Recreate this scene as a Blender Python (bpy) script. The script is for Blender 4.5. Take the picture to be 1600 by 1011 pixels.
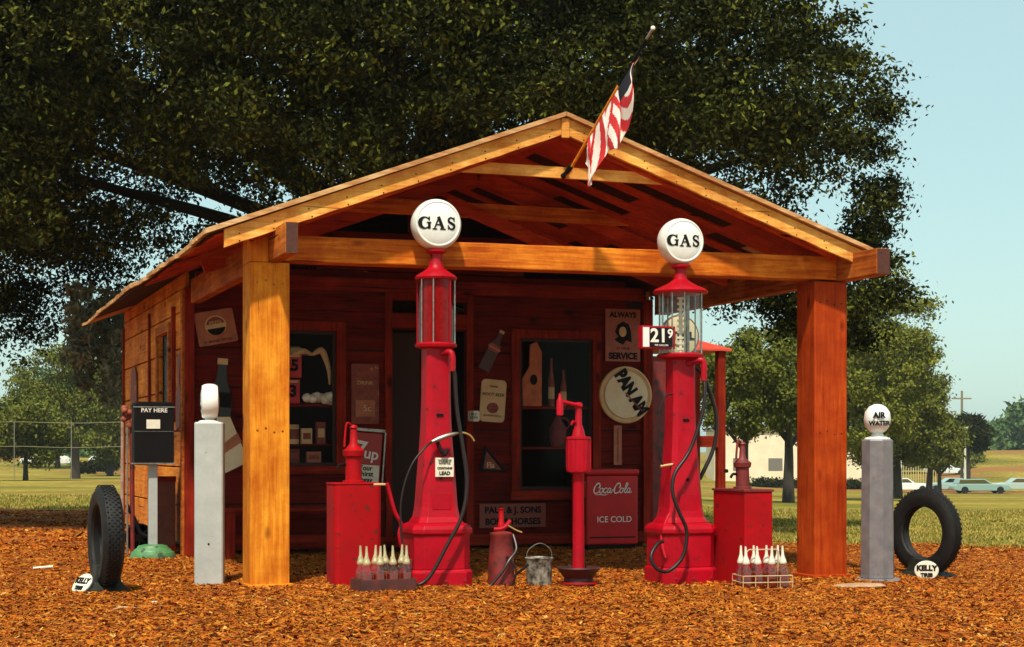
import bpy, math, random
import numpy as np
from mathutils import Matrix, Vector
R = math.radians
random.seed(7)
S = bpy.context.scene
for o in list(bpy.data.objects): bpy.data.objects.remove(o)
COL = S.collection

# ------------------------------------------------------------------ camera
TH = R(20.2); SN, CN = math.sin(TH), math.cos(TH)
CAM = (-2.610, -13.320, 1.13)
cd = bpy.data.cameras.new('camera'); cam = bpy.data.objects.new('camera', cd); COL.objects.link(cam)
cam.location = CAM; cam.rotation_euler = (R(90), 0, -TH)
cd.sensor_width = 36; cd.lens = 36*2550/1600; cd.shift_y = (705-505.5)/1600; cd.clip_end = 3000; cd.clip_start = .1
S.camera = cam
# ------------------------------------------------------------------ light
SUN_EL, SUN_AZ = R(58), R(-9)            # azimuth: to the right of straight behind the viewer
hx = CN*math.sin(SUN_AZ) - SN*math.cos(SUN_AZ); hy = -SN*math.sin(SUN_AZ) - CN*math.cos(SUN_AZ)
W = bpy.data.worlds.new('World'); S.world = W; W.use_nodes = True
nt = W.node_tree; nt.nodes.clear()
sky = nt.nodes.new('ShaderNodeTexSky'); sky.sky_type = 'NISHITA'; sky.sun_disc = False
sky.sun_elevation = SUN_EL; sky.sun_rotation = math.atan2(hx, hy); sky.dust_density = 1.5; sky.air_density = 1.0; sky.ozone_density = 1.2
tint = nt.nodes.new('ShaderNodeMix'); tint.data_type = 'RGBA'; tint.blend_type = 'MULTIPLY'; tint.inputs[0].default_value = 1
tint.inputs[7].default_value = (.95, 1.02, 0.80, 1)
bg = nt.nodes.new('ShaderNodeBackground'); bg.inputs[1].default_value = .125
wo = nt.nodes.new('ShaderNodeOutputWorld')
nt.links.new(sky.outputs[0], tint.inputs[6]); veil = nt.nodes.new('ShaderNodeMix'); veil.data_type = 'RGBA'; veil.inputs[0].default_value = .62; veil.inputs[7].default_value = (3.25, 4.7, 4.75, 1)   # thin even overcast
nt.links.new(tint.outputs[2], veil.inputs[6]); nt.links.new(veil.outputs[2], bg.inputs[0]); nt.links.new(bg.outputs[0], wo.inputs[0])
sd = bpy.data.lights.new('sun', 'SUN'); sd.energy = 4.0; sd.angle = R(2.5); sd.color = (1, .93, .78)
sun = bpy.data.objects.new('sun', sd); COL.objects.link(sun)
dv = Vector((hx*math.cos(SUN_EL), hy*math.cos(SUN_EL), math.sin(SUN_EL)))
sun.rotation_euler = dv.to_track_quat('Z', 'Y').to_euler(); sun.location = (-5, -20, 20)
S.view_settings.view_transform = 'Standard'; S.view_settings.look = 'None'
S.view_settings.exposure = 0.52; S.view_settings.gamma = 1
S.render.engine = 'CYCLES'; S.cycles.max_bounces = 7; S.cycles.transparent_max_bounces = 12

# ------------------------------------------------------------------ helpers
def sst(a, b, x):
    t = min(1, max(0, (x-a)/(b-a))); return t*t*(3-2*t)
def gz(u, v):
    dx, dy = u-CAM[0], v-CAM[1]; d = dx*SN+dy*CN; l = dx*CN-dy*SN
    k = .009+.013*sst(-.1, .24, l/max(d, 1))
    z = -.013*min(max(u, 0), 12)*(1-sst(.6, 3.2, v))
    z -= k*(min(max(d-20, 0), 130))
    z += sst(165, 270, d)*(2.2+2.0*sst(.24, .3, l/max(d, 1)))
    return z
def at(a, d):
    """a ground place given by its bearing (tangent) and distance from the viewpoint"""
    u = CAM[0]+a*d*CN+d*SN; v = CAM[1]-a*d*SN+d*CN
    return (u, v, gz(u, v))

class MB:
    def __init__(s): s.v = []; s.f = []
    def add(s, vs, fs):
        n = len(s.v); s.v += [tuple(q) for q in vs]; s.f += [tuple(i+n for i in f) for f in fs]; return s
    def box(s, x0, x1, y0, y1, z0, z1, j=0):
        r = lambda: random.uniform(-j, j) if j else 0
        vs = [(x+r(), y+r(), z+r()) for x in (x0, x1) for y in (y0, y1) for z in (z0, z1)]
        return s.add(vs, [(0,1,3,2),(4,6,7,5),(0,4,5,1),(2,3,7,6),(0,2,6,4),(1,5,7,3)])
    def beam(s, a, b, w, h, up=(0,0,1)):
        a, b = Vector(a), Vector(b); d = (b-a).normalized(); sd_ = d.cross(Vector(up)).normalized(); u = sd_.cross(d)
        vs = [p+sd_*i*w/2+u*k*h/2 for p in (a, b) for i, k in ((-1,-1),(1,-1),(1,1),(-1,1))]
        return s.add(vs, [(3,2,1,0),(4,5,6,7),(0,1,5,4),(1,2,6,5),(2,3,7,6),(3,0,4,7)])
    def tube(s, pts, r, seg=10, smooth=True, caps=True):
        P = [Vector(p) for p in pts]
        if smooth and len(P) > 2:
            Q = []
            for i in range(len(P)-1):
                p0 = P[max(i-1, 0)]; p1 = P[i]; p2 = P[i+1]; p3 = P[min(i+2, len(P)-1)]
                for k in range(6):
                    t = k/6
                    Q.append(.5*((2*p1)+(p2-p0)*t+(2*p0-5*p1+4*p2-p3)*t*t+(-p0+3*p1-3*p2+p3)*t**3))
            Q.append(P[-1]); P = Q
        rs = r if isinstance(r, (list, tuple)) else None
        n0 = None; rings = []
        for i, p in enumerate(P):
            d = (P[min(i+1, len(P)-1)]-P[max(i-1, 0)]).normalized()
            if n0 is None: n0 = d.orthogonal().normalized()
            n0 = (n0-d*n0.dot(d)).normalized(); b = d.cross(n0)
            if rs:
                t = i/(len(P)-1)*(len(rs)-1); q = int(min(t, len(rs)-2)); rr = rs[q]+(rs[q+1]-rs[q])*(t-q)
            else: rr = r
            rings.append([p+(n0*math.cos(2*math.pi*k/seg)+b*math.sin(2*math.pi*k/seg))*rr for k in range(seg)])
        vs = [v for g in rings for v in g]; fs = []
        for i in range(len(P)-1):
            for k in range(seg):
                a = i*seg+k; b2 = i*seg+(k+1) % seg; fs.append((a, b2, b2+seg, a+seg))
        if caps: fs.append(tuple(range(seg))[::-1]); fs.append(tuple((len(P)-1)*seg+k for k in range(seg)))
        return s.add(vs, fs)
    def lathe(s, prof, seg=32, c=(0,0,0), M=None, ph=0, sx=1, sy=1):
        vs = []; M = M or Matrix()
        for r, z in prof:
            for k in range(seg):
                a = 2*math.pi*(k+ph)/seg
                q = M @ Vector((r*math.cos(a)*sx, r*math.sin(a)*sy, z)); vs.append((q.x+c[0], q.y+c[1], q.z+c[2]))
        fs = []
        for i in range(len(prof)-1):
            for k in range(seg):
                a = i*seg+k; b = i*seg+(k+1) % seg; fs.append((a, b, b+seg, a+seg))
        if prof[0][0] > 1e-4: fs.append(tuple(range(seg))[::-1])
        if prof[-1][0] > 1e-4: fs.append(tuple((len(prof)-1)*seg+k for k in range(seg)))
        return s.add(vs, fs)
    def prism(s, poly, t, f):
        """polygon in 2D extruded by t; f maps (x, y, depth) to 3D"""
        n = len(poly); vs = [f(x, y, 0) for x, y in poly]+[f(x, y, t) for x, y in poly]
        return s.add(vs, [tuple(range(n)), tuple(range(2*n-1, n-1, -1))]+[(i, i+n, (i+1) % n+n, (i+1) % n) for i in range(n)])
    def obj(s, name, m, parent=None, smooth=False, bevel=0, label=None, loc=(0,0,0), rz=0, M=None):
        me = bpy.data.meshes.new(name); me.from_pydata(s.v, [], s.f); me.validate()
        for mm in (m if isinstance(m, (list, tuple)) else [m]): me.materials.append(mm)
        me.update()
        import bmesh
        b = bmesh.new(); b.from_mesh(me); bmesh.ops.recalc_face_normals(b, faces=b.faces); b.to_mesh(me); b.free()
        if smooth:
            me.polygons.foreach_set('use_smooth', [True]*len(me.polygons)); me.set_sharp_from_angle(angle=R(38))
        o = bpy.data.objects.new(name, me); COL.objects.link(o)
        if bevel:
            md = o.modifiers.new('bevel', 'BEVEL'); md.width = bevel; md.segments = 2; md.limit_method = 'ANGLE'; md.harden_normals = False
        if parent: o.parent = parent
        if M is not None: o.matrix_basis = M
        else: o.location = loc; o.rotation_euler = (0, 0, rz)
        if label: o['label'] = label
        return o
def tag(o, label, cat, group=None, kind=None):
    if label: o['label'] = label
    if cat: o['category'] = cat
    if group: o['group'] = group
    if kind: o['kind'] = kind
    return o
def thing(name, label, cat, loc=(0,0,0), rz=0, group=None):
    o = bpy.data.objects.new(name, None); o.empty_display_size = .2; COL.objects.link(o)
    o.location = loc; o.rotation_euler = (0, 0, rz); return tag(o, label, cat, group)
def struct(o): o['kind'] = 'structure'; return o
def copy_tree(o, parent=None):
    c = o.copy(); COL.objects.link(c)
    if parent: c.parent = parent
    for ch in list(o.children):
        if ch.name != c.name: copy_tree(ch, c)
    return c
def text(s, size, m, parent, M, depth=.002, bold=0, name='lettering', align='CENTER', xs=1):
    cu = bpy.data.curves.new('t', 'FONT'); cu.body = s; cu.size = size; cu.extrude = depth; cu.offset = bold
    cu.align_x = align; cu.align_y = 'CENTER'; cu.resolution_u = 4; cu.space_line = .85
    t = bpy.data.objects.new('t', cu); COL.objects.link(t); bpy.context.view_layer.update()
    me = bpy.data.meshes.new_from_object(t.evaluated_get(bpy.context.evaluated_depsgraph_get()))
    bpy.data.objects.remove(t); me.name = name; me.materials.clear(); me.materials.append(m)
    o = bpy.data.objects.new(name, me); COL.objects.link(o); o.parent = parent
    o.matrix_basis = M @ Matrix.Diagonal((xs, 1, 1, 1)); return o
def face(x, y, z, rot=0, yaw=0):
    """frame of a sheet facing -Y, turned in its plane by rot and about Z by yaw (degrees)"""
    return Matrix.Translation((x, y, z)) @ Matrix.Rotation(R(yaw), 4, 'Z') @ Matrix.Rotation(R(90), 4, 'X') @ Matrix.Rotation(R(rot), 4, 'Z')

# ------------------------------------------------------------------ materials
def mat(name, base, rough=.6, metal=0, var=None, vscale=8, vstr=.5, bump=0, bscale=60, grain=None, coat=0, trans=0, spec=.5, detail=6, thr=None, wear=None):
    m = bpy.data.materials.new(name); m.use_nodes = True; n = m.node_tree; N = n.nodes; L = n.links
    p = N['Principled BSDF']; p.inputs['Roughness'].default_value = rough; p.inputs['Metallic'].default_value = metal
    p.inputs['Coat Weight'].default_value = coat; p.inputs['Transmission Weight'].default_value = trans
    p.inputs['Specular IOR Level'].default_value = spec
    tc = N.new('ShaderNodeTexCoord'); mp = N.new('ShaderNodeMapping'); L.new(tc.outputs['Object'], mp.inputs[0])
    if grain: mp.inputs['Scale'].default_value = grain
    colour = None
    if var is not None:
        no = N.new('ShaderNodeTexNoise'); no.inputs['Scale'].default_value = vscale; no.inputs['Detail'].default_value = detail; no.inputs['Roughness'].default_value = .65
        L.new(mp.outputs[0], no.inputs[0])
        cr = N.new('ShaderNodeValToRGB'); a, b = thr or (.5-.35*vstr, .5+.35*vstr)
        cr.color_ramp.elements[0].position = a; cr.color_ramp.elements[1].position = b
        cr.color_ramp.elements[0].color = (*var, 1); cr.color_ramp.elements[1].color = (*base, 1)
        L.new(no.outputs[0], cr.inputs[0]); colour = cr.outputs[0]
        if wear:
            n2 = N.new('ShaderNodeTexNoise'); n2.inputs['Scale'].default_value = wear[1]; n2.inputs['Detail'].default_value = 8
            L.new(tc.outputs['Object'], n2.inputs[0])
            c2 = N.new('ShaderNodeValToRGB'); c2.color_ramp.elements[0].position = wear[2]; c2.color_ramp.elements[1].position = wear[2]+.06
            L.new(n2.outputs[0], c2.inputs[0])
            mx = N.new('ShaderNodeMix'); mx.data_type = 'RGBA'; L.new(c2.outputs[0], mx.inputs[0]); L.new(colour, mx.inputs[6]); mx.inputs[7].default_value = (*wear[0], 1)
            colour = mx.outputs[2]
        L.new(colour, p.inputs['Base Color'])
    else: p.inputs['Base Color'].default_value = (*base, 1)
    if bump:
        nb = N.new('ShaderNodeTexNoise'); nb.inputs['Scale'].default_value = bscale; nb.inputs['Detail'].default_value = 5; L.new(mp.outputs[0], nb.inputs[0])
        bp = N.new('ShaderNodeBump'); bp.inputs['Strength'].default_value = bump; bp.inputs['Distance'].default_value = .02
        L.new(nb.outputs[0], bp.inputs['Height']); L.new(bp.outputs[0], p.inputs['Normal'])
    return m
def wood(name, base, dark, along, knots=True, fine=34, rough=.7, amt=.5):
    m = bpy.data.materials.new(name); m.use_nodes = True; n = m.node_tree; N = n.nodes; L = n.links; p = N['Principled BSDF']
    p.inputs['Roughness'].default_value = rough; p.inputs['Specular IOR Level'].default_value = .10
    tc = N.new('ShaderNodeTexCoord'); mp = N.new('ShaderNodeMapping'); L.new(tc.outputs['Object'], mp.inputs[0])
    sc = [1, 1, 1]; sc['xyz'.index(along)] = .06; mp.inputs['Scale'].default_value = sc
    no = N.new('ShaderNodeTexNoise'); no.inputs['Scale'].default_value = fine; no.inputs['Detail'].default_value = 8; no.inputs['Distortion'].default_value = .6; L.new(mp.outputs[0], no.inputs[0])
    cr = N.new('ShaderNodeValToRGB'); cr.color_ramp.elements[0].position = .5-amt*.4; cr.color_ramp.elements[1].position = .5+amt*.3
    cr.color_ramp.elements[0].color = (*dark, 1); cr.color_ramp.elements[1].color = (*base, 1); L.new(no.outputs[0], cr.inputs[0])
    n2 = N.new('ShaderNodeTexNoise'); n2.inputs['Scale'].default_value = 1.7; n2.inputs['Detail'].default_value = 5; L.new(tc.outputs['Object'], n2.inputs[0])
    c2 = N.new('ShaderNodeValToRGB'); c2.color_ramp.elements[0].position = .34; c2.color_ramp.elements[1].position = .66
    c2.color_ramp.elements[0].color = (.66, .50, .42, 1); c2.color_ramp.elements[1].color = (1.0, 1.0, 1.0, 1); L.new(n2.outputs[0], c2.inputs[0])
    mx = N.new('ShaderNodeMix'); mx.data_type = 'RGBA'; mx.blend_type = 'MULTIPLY'; mx.inputs[0].default_value = 1
    L.new(cr.outputs[0], mx.inputs[6]); L.new(c2.outputs[0], mx.inputs[7]); out = mx.outputs[2]
    if knots:
        k = [1, 1, 1]; k['xyz'.index(along)] = .45
        m2 = N.new('ShaderNodeMapping'); m2.inputs['Scale'].default_value = k; L.new(tc.outputs['Object'], m2.inputs[0])
        vo = N.new('ShaderNodeTexVoronoi'); vo.inputs['Scale'].default_value = 4.2; L.new(m2.outputs[0], vo.inputs[0])
        c3 = N.new('ShaderNodeValToRGB'); c3.color_ramp.elements[0].position = .07; c3.color_ramp.elements[1].position = .17
        c3.color_ramp.elements[0].color = (.22, .12, .10, 1); c3.color_ramp.elements[1].color = (1, 1, 1, 1); L.new(vo.outputs['Distance'], c3.inputs[0])
        m3 = N.new('ShaderNodeMix'); m3.data_type = 'RGBA'; m3.blend_type = 'MULTIPLY'; m3.inputs[0].default_value = 1
        L.new(out, m3.inputs[6]); L.new(c3.outputs[0], m3.inputs[7]); out = m3.outputs[2]
    k4 = [9, 9, 9]; k4['xyz'.index(along)] = .28
    m4 = N.new('ShaderNodeMapping'); m4.inputs['Scale'].default_value = k4; L.new(tc.outputs['Object'], m4.inputs[0])
    n4 = N.new('ShaderNodeTexNoise'); n4.inputs['Scale'].default_value = 2.6; n4.inputs['Detail'].default_value = 2; n4.inputs['Distortion'].default_value = .3; L.new(m4.outputs[0], n4.inputs[0])
    c4 = N.new('ShaderNodeValToRGB'); e = c4.color_ramp.elements; e[0].position = .268; e[1].position = .30; e[0].color = (.12, .06, .04, 1); e[1].color = (1, 1, 1, 1); L.new(n4.outputs[0], c4.inputs[0])
    x4 = N.new('ShaderNodeMix'); x4.data_type = 'RGBA'; x4.blend_type = 'MULTIPLY'; x4.inputs[0].default_value = 1; L.new(out, x4.inputs[6]); L.new(c4.outputs[0], x4.inputs[7])
    n5 = N.new('ShaderNodeTexNoise'); n5.inputs['Scale'].default_value = 4.5; n5.inputs['Detail'].default_value = 7; n5.inputs['Roughness'].default_value = .7; L.new(tc.outputs['Object'], n5.inputs[0])
    c5 = N.new('ShaderNodeValToRGB'); e = c5.color_ramp.elements; e[0].position = .40; e[1].position = .60; e[0].color = (.80, .58, .45, 1); e[1].color = (1.05, 1.05, 1.05, 1); L.new(n5.outputs[0], c5.inputs[0])
    x5 = N.new('ShaderNodeMix'); x5.data_type = 'RGBA'; x5.blend_type = 'MULTIPLY'; x5.inputs[0].default_value = .8; L.new(x4.outputs[2], x5.inputs[6]); L.new(c5.outputs[0], x5.inputs[7]); out = x5.outputs[2]
    L.new(out, p.inputs['Base Color'])
    bp = N.new('ShaderNodeBump'); bp.inputs['Strength'].default_value = .35; bp.inputs['Distance'].default_value = .01
    L.new(no.outputs[0], bp.inputs['Height']); L.new(bp.outputs[0], p.inputs['Normal'])
    return m
def glass(name, tintc=(1,1,1), gl=.12, fk=.3):
    m = bpy.data.materials.new(name); m.use_nodes = True; n = m.node_tree; N = n.nodes; L = n.links
    N.remove(N['Principled BSDF']); out = N['Material Output']
    tr = N.new('ShaderNodeBsdfTransparent'); tr.inputs[0].default_value = (*tintc, 1)
    g = N.new('ShaderNodeBsdfGlossy'); g.inputs['Roughness'].default_value = .06
    lw = N.new('ShaderNodeLayerWeight'); lw.inputs[0].default_value = .25
    mm = N.new('ShaderNodeMath'); mm.operation = 'MULTIPLY_ADD'; mm.inputs[1].default_value = fk; mm.inputs[2].default_value = gl; L.new(lw.outputs['Facing'], mm.inputs[0])
    mx = N.new('ShaderNodeMixShader'); L.new(mm.outputs[0], mx.inputs[0]); L.new(tr.outputs[0], mx.inputs[1]); L.new(g.outputs[0], mx.inputs[2]); L.new(mx.outputs[0], out.inputs[0])
    return m
PX, PY, PZ = 'x', 'y', 'z'
O_B, O_D = (.80, .34, .045), (.42, .115, .012)
w_post = wood('golden_post_pine', (.90, .40, .032), (.62, .17, .008), 'z', amt=.6)
w_post2 = wood('shaded_post_pine', (.54, .085, .008), (.34, .038, .004), 'z', amt=.6)  # same pine as the left post, its weaker light put into the colour
w_beam = wood('orange_beam_pine', (.86, .30, .025), (.48, .10, .008), 'x')
w_plate = wood('orange_plate_pine', (.62, .20, .03), (.28, .07, .012), 'y')
w_fascia = wood('yellow_fascia_pine', (.95, .56, .15), (.76, .34, .05), 'x')
w_wall = wood('shaded_wall_board', (.19, .0115, .0035), (.065, .004, .002), 'x', amt=.55)  # same boards as the side wall, darkened in colour for porch shade
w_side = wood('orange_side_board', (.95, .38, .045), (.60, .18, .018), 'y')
w_trim = wood('red_trim_board', (.33, .026, .007), (.15, .012, .004), 'z')
w_trimx = wood('red_trim_board_level', (.33, .026, .007), (.15, .012, .004), 'x')
w_soff = wood('shaded_soffit_pine', (.66, .085, .016), (.40, .042, .008), 'x', knots=False)  # beam pine again, the porch shade mixed into a redder colour
w_dark = wood('shaded_soffit_gap', (.06, .012, .006), (.03, .006, .004), 'y', knots=False)  # sheathing colour carries the shade seen between the planks
w_roof = wood('pale_roof_shake', (.75, .50, .25), (.45, .25, .10), 'x', knots=False)
endgrain = mat('end_grain', (.10, .022, .010), .8, var=(.04, .012, .008), vscale=30)
RED = mat('red_pump_paint', (.47, .001, .014), .42, spec=.2, var=(.26, .001, .006), vscale=5, vstr=.8, coat=.05, wear=((.10, .014, .01), 13, .63), bump=.06, bscale=25)
RED2 = mat('red_tank_paint', (.42, .001, .006), .55, spec=.14, var=(.25, .003, .004), vscale=4, vstr=.8, wear=((.12, .018, .01), 17, .62), bump=.08, bscale=20)
REDD = mat('weathered_red_paint', (.22, .012, .010), .6, var=(.09, .01, .008), vscale=12, wear=((.05, .012, .01), 9, .58))
REDC = mat('cooler_red_enamel', (.56, .006, .008), .4, spec=.3, var=(.40, .005, .006), vscale=4, coat=.05)
WHITE = mat('white_enamel', (.80, .80, .76), .35, var=(.70, .69, .62), vscale=6, coat=.2)
LETW = mat('white_lettering', (.75, .70, .62), .5)
BLACK = mat('black_paint', (.005, .004, .004), .6, spec=.12, var=(.009, .006, .006), vscale=20)
INK = mat('black_ink', (.007, .006, .007), .7, spec=.15)
RUB = mat('black_rubber', (.007, .006, .006), .62, spec=.25, var=(.014, .012, .011), vscale=14, bump=.15, bscale=40)
HOSE = mat('black_hose_rubber', (.008, .005, .005), .4, spec=.3, var=(.02, .01, .009), vscale=30)
GREY = mat('light_grey_paint', (.42, .43, .40), .5, var=(.33, .34, .32), vscale=6, wear=((.25, .24, .2), 16, .68), bump=.05, bscale=30)
GREYR = mat('slate_grey_paint', (.20, .175, .175), .45, var=(.12, .11, .12), vscale=8, wear=((.14, .12, .12), 14, .66))
GREEN = mat('green_enamel', (.09, .26, .09), .5, var=(.05, .15, .05), vscale=10, wear=((.05, .06, .04), 12, .6))
STEEL = mat('dull_steel', (.45, .43, .38), .35, .8, var=(.2, .18, .15), vscale=20)
BRASS = mat('brass', (.75, .55, .2), .3, .9)
CREAM = mat('cream_sign', (.66, .47, .24), .6, var=(.45, .24, .09), vscale=7, vstr=.9)
CREAMW = mat('cream_white_sign', (.72, .64, .45), .55, var=(.55, .38, .18), vscale=5, vstr=.9)
PAPER = mat('off_white_paper', (.78, .74, .62), .7, var=(.66, .58, .42), vscale=20)
ORSIGN = mat('faded_orange_sign', (.42, .13, .055), .6, var=(.28, .075, .03), vscale=8)
RUST = mat('rusty_tin', (.28, .055, .025), .7, var=(.12, .02, .012), vscale=10, wear=((.55, .26, .09), 9, .62))
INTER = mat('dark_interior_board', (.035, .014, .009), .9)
GLASSW = glass('window_glass', (.96, .96, .96), .0, .07)
GLASSP = glass('pump_glass', (.93, .95, .92), .02)
GLASSR = glass('red_stained_glass', (.95, .45, .42), .0)

# ------------------------------------------------------------------ ground
def sheet(name, poly, mtl, lift, step_near=.35, wob=0):
    pass
def ground_mat():
    m = bpy.data.materials.new('grass_ground'); m.use_nodes = True; n = m.node_tree; N = n.nodes; L = n.links; p = N['Principled BSDF']; p.inputs['Roughness'].default_value = .95; p.inputs['Specular IOR Level'].default_value = .05
    tc = N.new('ShaderNodeTexCoord')
    def nz(s, d=6):
        q = N.new('ShaderNodeTexNoise'); q.inputs['Scale'].default_value = s; q.inputs['Detail'].default_value = d; L.new(tc.outputs['Object'], q.inputs[0]); return q
    a, b, c = nz(.09), nz(2.2), nz(.035, 3)
    r1 = N.new('ShaderNodeValToRGB'); r1.color_ramp.elements[0].position = .38; r1.color_ramp.elements[1].position = .62
    r1.color_ramp.elements[0].color = (.17, .15, .025, 1); r1.color_ramp.elements[1].color = (.34, .25, .05, 1); L.new(a.outputs[0], r1.inputs[0])
    r2 = N.new('ShaderNodeValToRGB'); r2.color_ramp.elements[0].position = .3; r2.color_ramp.elements[1].position = .7
    r2.color_ramp.elements[0].color = (.45, .45, .4, 1); r2.color_ramp.elements[1].color = (1.2, 1.15, 1, 1); L.new(b.outputs[0], r2.inputs[0])
    mx = N.new('ShaderNodeMix'); mx.data_type = 'RGBA'; mx.blend_type = 'MULTIPLY'; mx.inputs[0].default_value = 1; L.new(r1.outputs[0], mx.inputs[6]); L.new(r2.outputs[0], mx.inputs[7])
    r3 = N.new('ShaderNodeValToRGB'); r3.color_ramp.elements[0].position = .56; r3.color_ramp.elements[1].position = .64; L.new(c.outputs[0], r3.inputs[0])
    m2 = N.new('ShaderNodeMix'); m2.data_type = 'RGBA'; L.new(r3.outputs[0], m2.inputs[0]); L.new(mx.outputs[2], m2.inputs[6]); m2.inputs[7].default_value = (.24, .11, .035, 1)
    L.new(m2.outputs[2], p.inputs['Base Color'])
    bp = N.new('ShaderNodeBump'); bp.inputs['Strength'].default_value = .7; bp.inputs['Distance'].default_value = .05; L.new(b.outputs[0], bp.inputs['Height']); L.new(bp.outputs[0], p.inputs['Normal'])
    return m
def grid_ground():
    # rows of constant distance, columns of constant bearing, so the sheet reaches the horizon with few faces
    ds = [-25, -12, 0, 4]+list(np.arange(7, 24, .5))+list(np.arange(24, 60, 2))+list(np.arange(60, 300, 6))+[320, 380, 500, 800, 1500, 2600]
    vs = []; fs = []; nb = 81
    for d in ds:
        for k in range(nb):
            a = -1.0+2.0*k/(nb-1); w = max(abs(d), 12)
            l = a*w*1.3; u = CAM[0]+l*CN+d*SN; v = CAM[1]-l*SN+d*CN
            vs.append((u, v, gz(u, v)))
    for i in range(len(ds)-1):
        for k in range(nb-1):
            q = i*nb+k; fs.append((q, q+1, q+1+nb, q+nb))
    m = MB(); m.add(vs, fs); o = m.obj('ground', ground_mat(), smooth=True); return struct(o)
ground = grid_ground()
# mulch bed
def mulch_mat():
    m = bpy.data.materials.new('bark_mulch'); m.use_nodes = True; n = m.node_tree; N = n.nodes; L = n.links; p = N['Principled BSDF']; p.inputs['Roughness'].default_value = .9; p.inputs['Specular IOR Level'].default_value = .08
    tc = N.new('ShaderNodeTexCoord')
    vo = N.new('ShaderNodeTexVoronoi'); vo.inputs['Scale'].default_value = 26; L.new(tc.outputs['Object'], vo.inputs[0])
    b = N.new('ShaderNodeTexNoise'); b.inputs['Scale'].default_value = 40; b.inputs['Detail'].default_value = 6; L.new(tc.outputs['Object'], b.inputs[0])
    c = N.new('ShaderNodeTexNoise'); c.inputs['Scale'].default_value = .7; c.inputs['Detail'].default_value = 5; L.new(tc.outputs['Object'], c.inputs[0])
    r1 = N.new('ShaderNodeValToRGB'); r1.color_ramp.elements[0].color = (.16, .035, .008, 1); r1.color_ramp.elements[1].color = (.48, .15, .022, 1)
    r1.color_ramp.elements[0].position = .33; r1.color_ramp.elements[1].position = .68; L.new(b.outputs[0], r1.inputs[0])
    r2 = N.new('ShaderNodeValToRGB'); r2.color_ramp.elements[0].color = (.82, .74, .68, 1); r2.color_ramp.elements[1].color = (1.1, 1.05, 1, 1)
    r2.color_ramp.elements[0].position = .35; r2.color_ramp.elements[1].position = .65; L.new(c.outputs[0], r2.inputs[0])
    mx = N.new('ShaderNodeMix'); mx.data_type = 'RGBA'; mx.blend_type = 'MULTIPLY'; mx.inputs[0].default_value = 1; L.new(r1.outputs[0], mx.inputs[6]); L.new(r2.outputs[0], mx.inputs[7])
    L.new(mx.outputs[2], p.inputs['Base Color'])
    bp = N.new('ShaderNodeBump'); bp.inputs['Strength'].default_value = .9; bp.inputs['Distance'].default_value = .03; L.new(vo.outputs['Distance'], bp.inputs['Height']); L.new(bp.outputs[0], p.inputs['Normal'])
    return m
def mulch_far(l, d):
    """how far the bed reaches (distance) at bearing a=l/d"""
    a = l/max(d, 1)
    return 20.0 if a > .1 else 20.0+(36-20)*sst(.1, -.12, a) if a > -.12 else 36.0
def mulch_bed():
    vs = []; fs = []; nb = 90; rows = 70
    for k in range(nb):
        a = -.62+1.24*k/(nb-1)
        dm = 20.2+(15.5)*sst(.05, -.15, a) if a < .05 else 20.2-1.0*sst(.1, .35, a)
        dm = (20.2+15.5*(1-sst(-.15, .05, a)))-1.0*sst(.1, .35, a)
        dm += .35*math.sin(a*31)+.25*math.sin(a*77+1)+random.uniform(-.12, .12)
        for i in range(rows):
            d = 3+(dm-3)*i/(rows-1); l = a*d; u = CAM[0]+l*CN+d*SN; v = CAM[1]-l*SN+d*CN
            h = .010*math.sin(u*2.1+v*1.3)+.008*math.sin(v*3.7-u*1.9)
            edge = sst(dm, dm-.6, d) if False else min(1, (dm-d)/.6)
            vs.append((u, v, gz(u, v)+.006+(.014+h)*edge))
    for k in range(nb-1):
        for i in range(rows-1):
            q = k*rows+i; fs.append((q, q+rows, q+rows+1, q+1))
    m = MB(); m.add(vs, fs); return struct(m.obj('mulch_bed', mulch_mat(), smooth=True))
mulch_bed()
def mesh_quads(name, V, m, nper=4, mi=None):
    """V: (n,4,3) array of quads -> one mesh object"""
    n = len(V); me = bpy.data.meshes.new(name)
    me.vertices.add(n*4); me.vertices.foreach_set('co', V.reshape(-1).astype(np.float32))
    me.loops.add(n*4); me.loops.foreach_set('vertex_index', np.arange(n*4, dtype=np.int32))
    me.polygons.add(n); me.polygons.foreach_set('loop_start', np.arange(0, n*4, 4, dtype=np.int32))
    for q in (m if isinstance(m, list) else [m]): me.materials.append(q)
    if mi is not None: me.polygons.foreach_set('material_index', mi.astype(np.int32))
    me.update(calc_edges=True)
    o = bpy.data.objects.new(name, me); COL.objects.link(o); return o
rng = np.random.default_rng(11)
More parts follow.
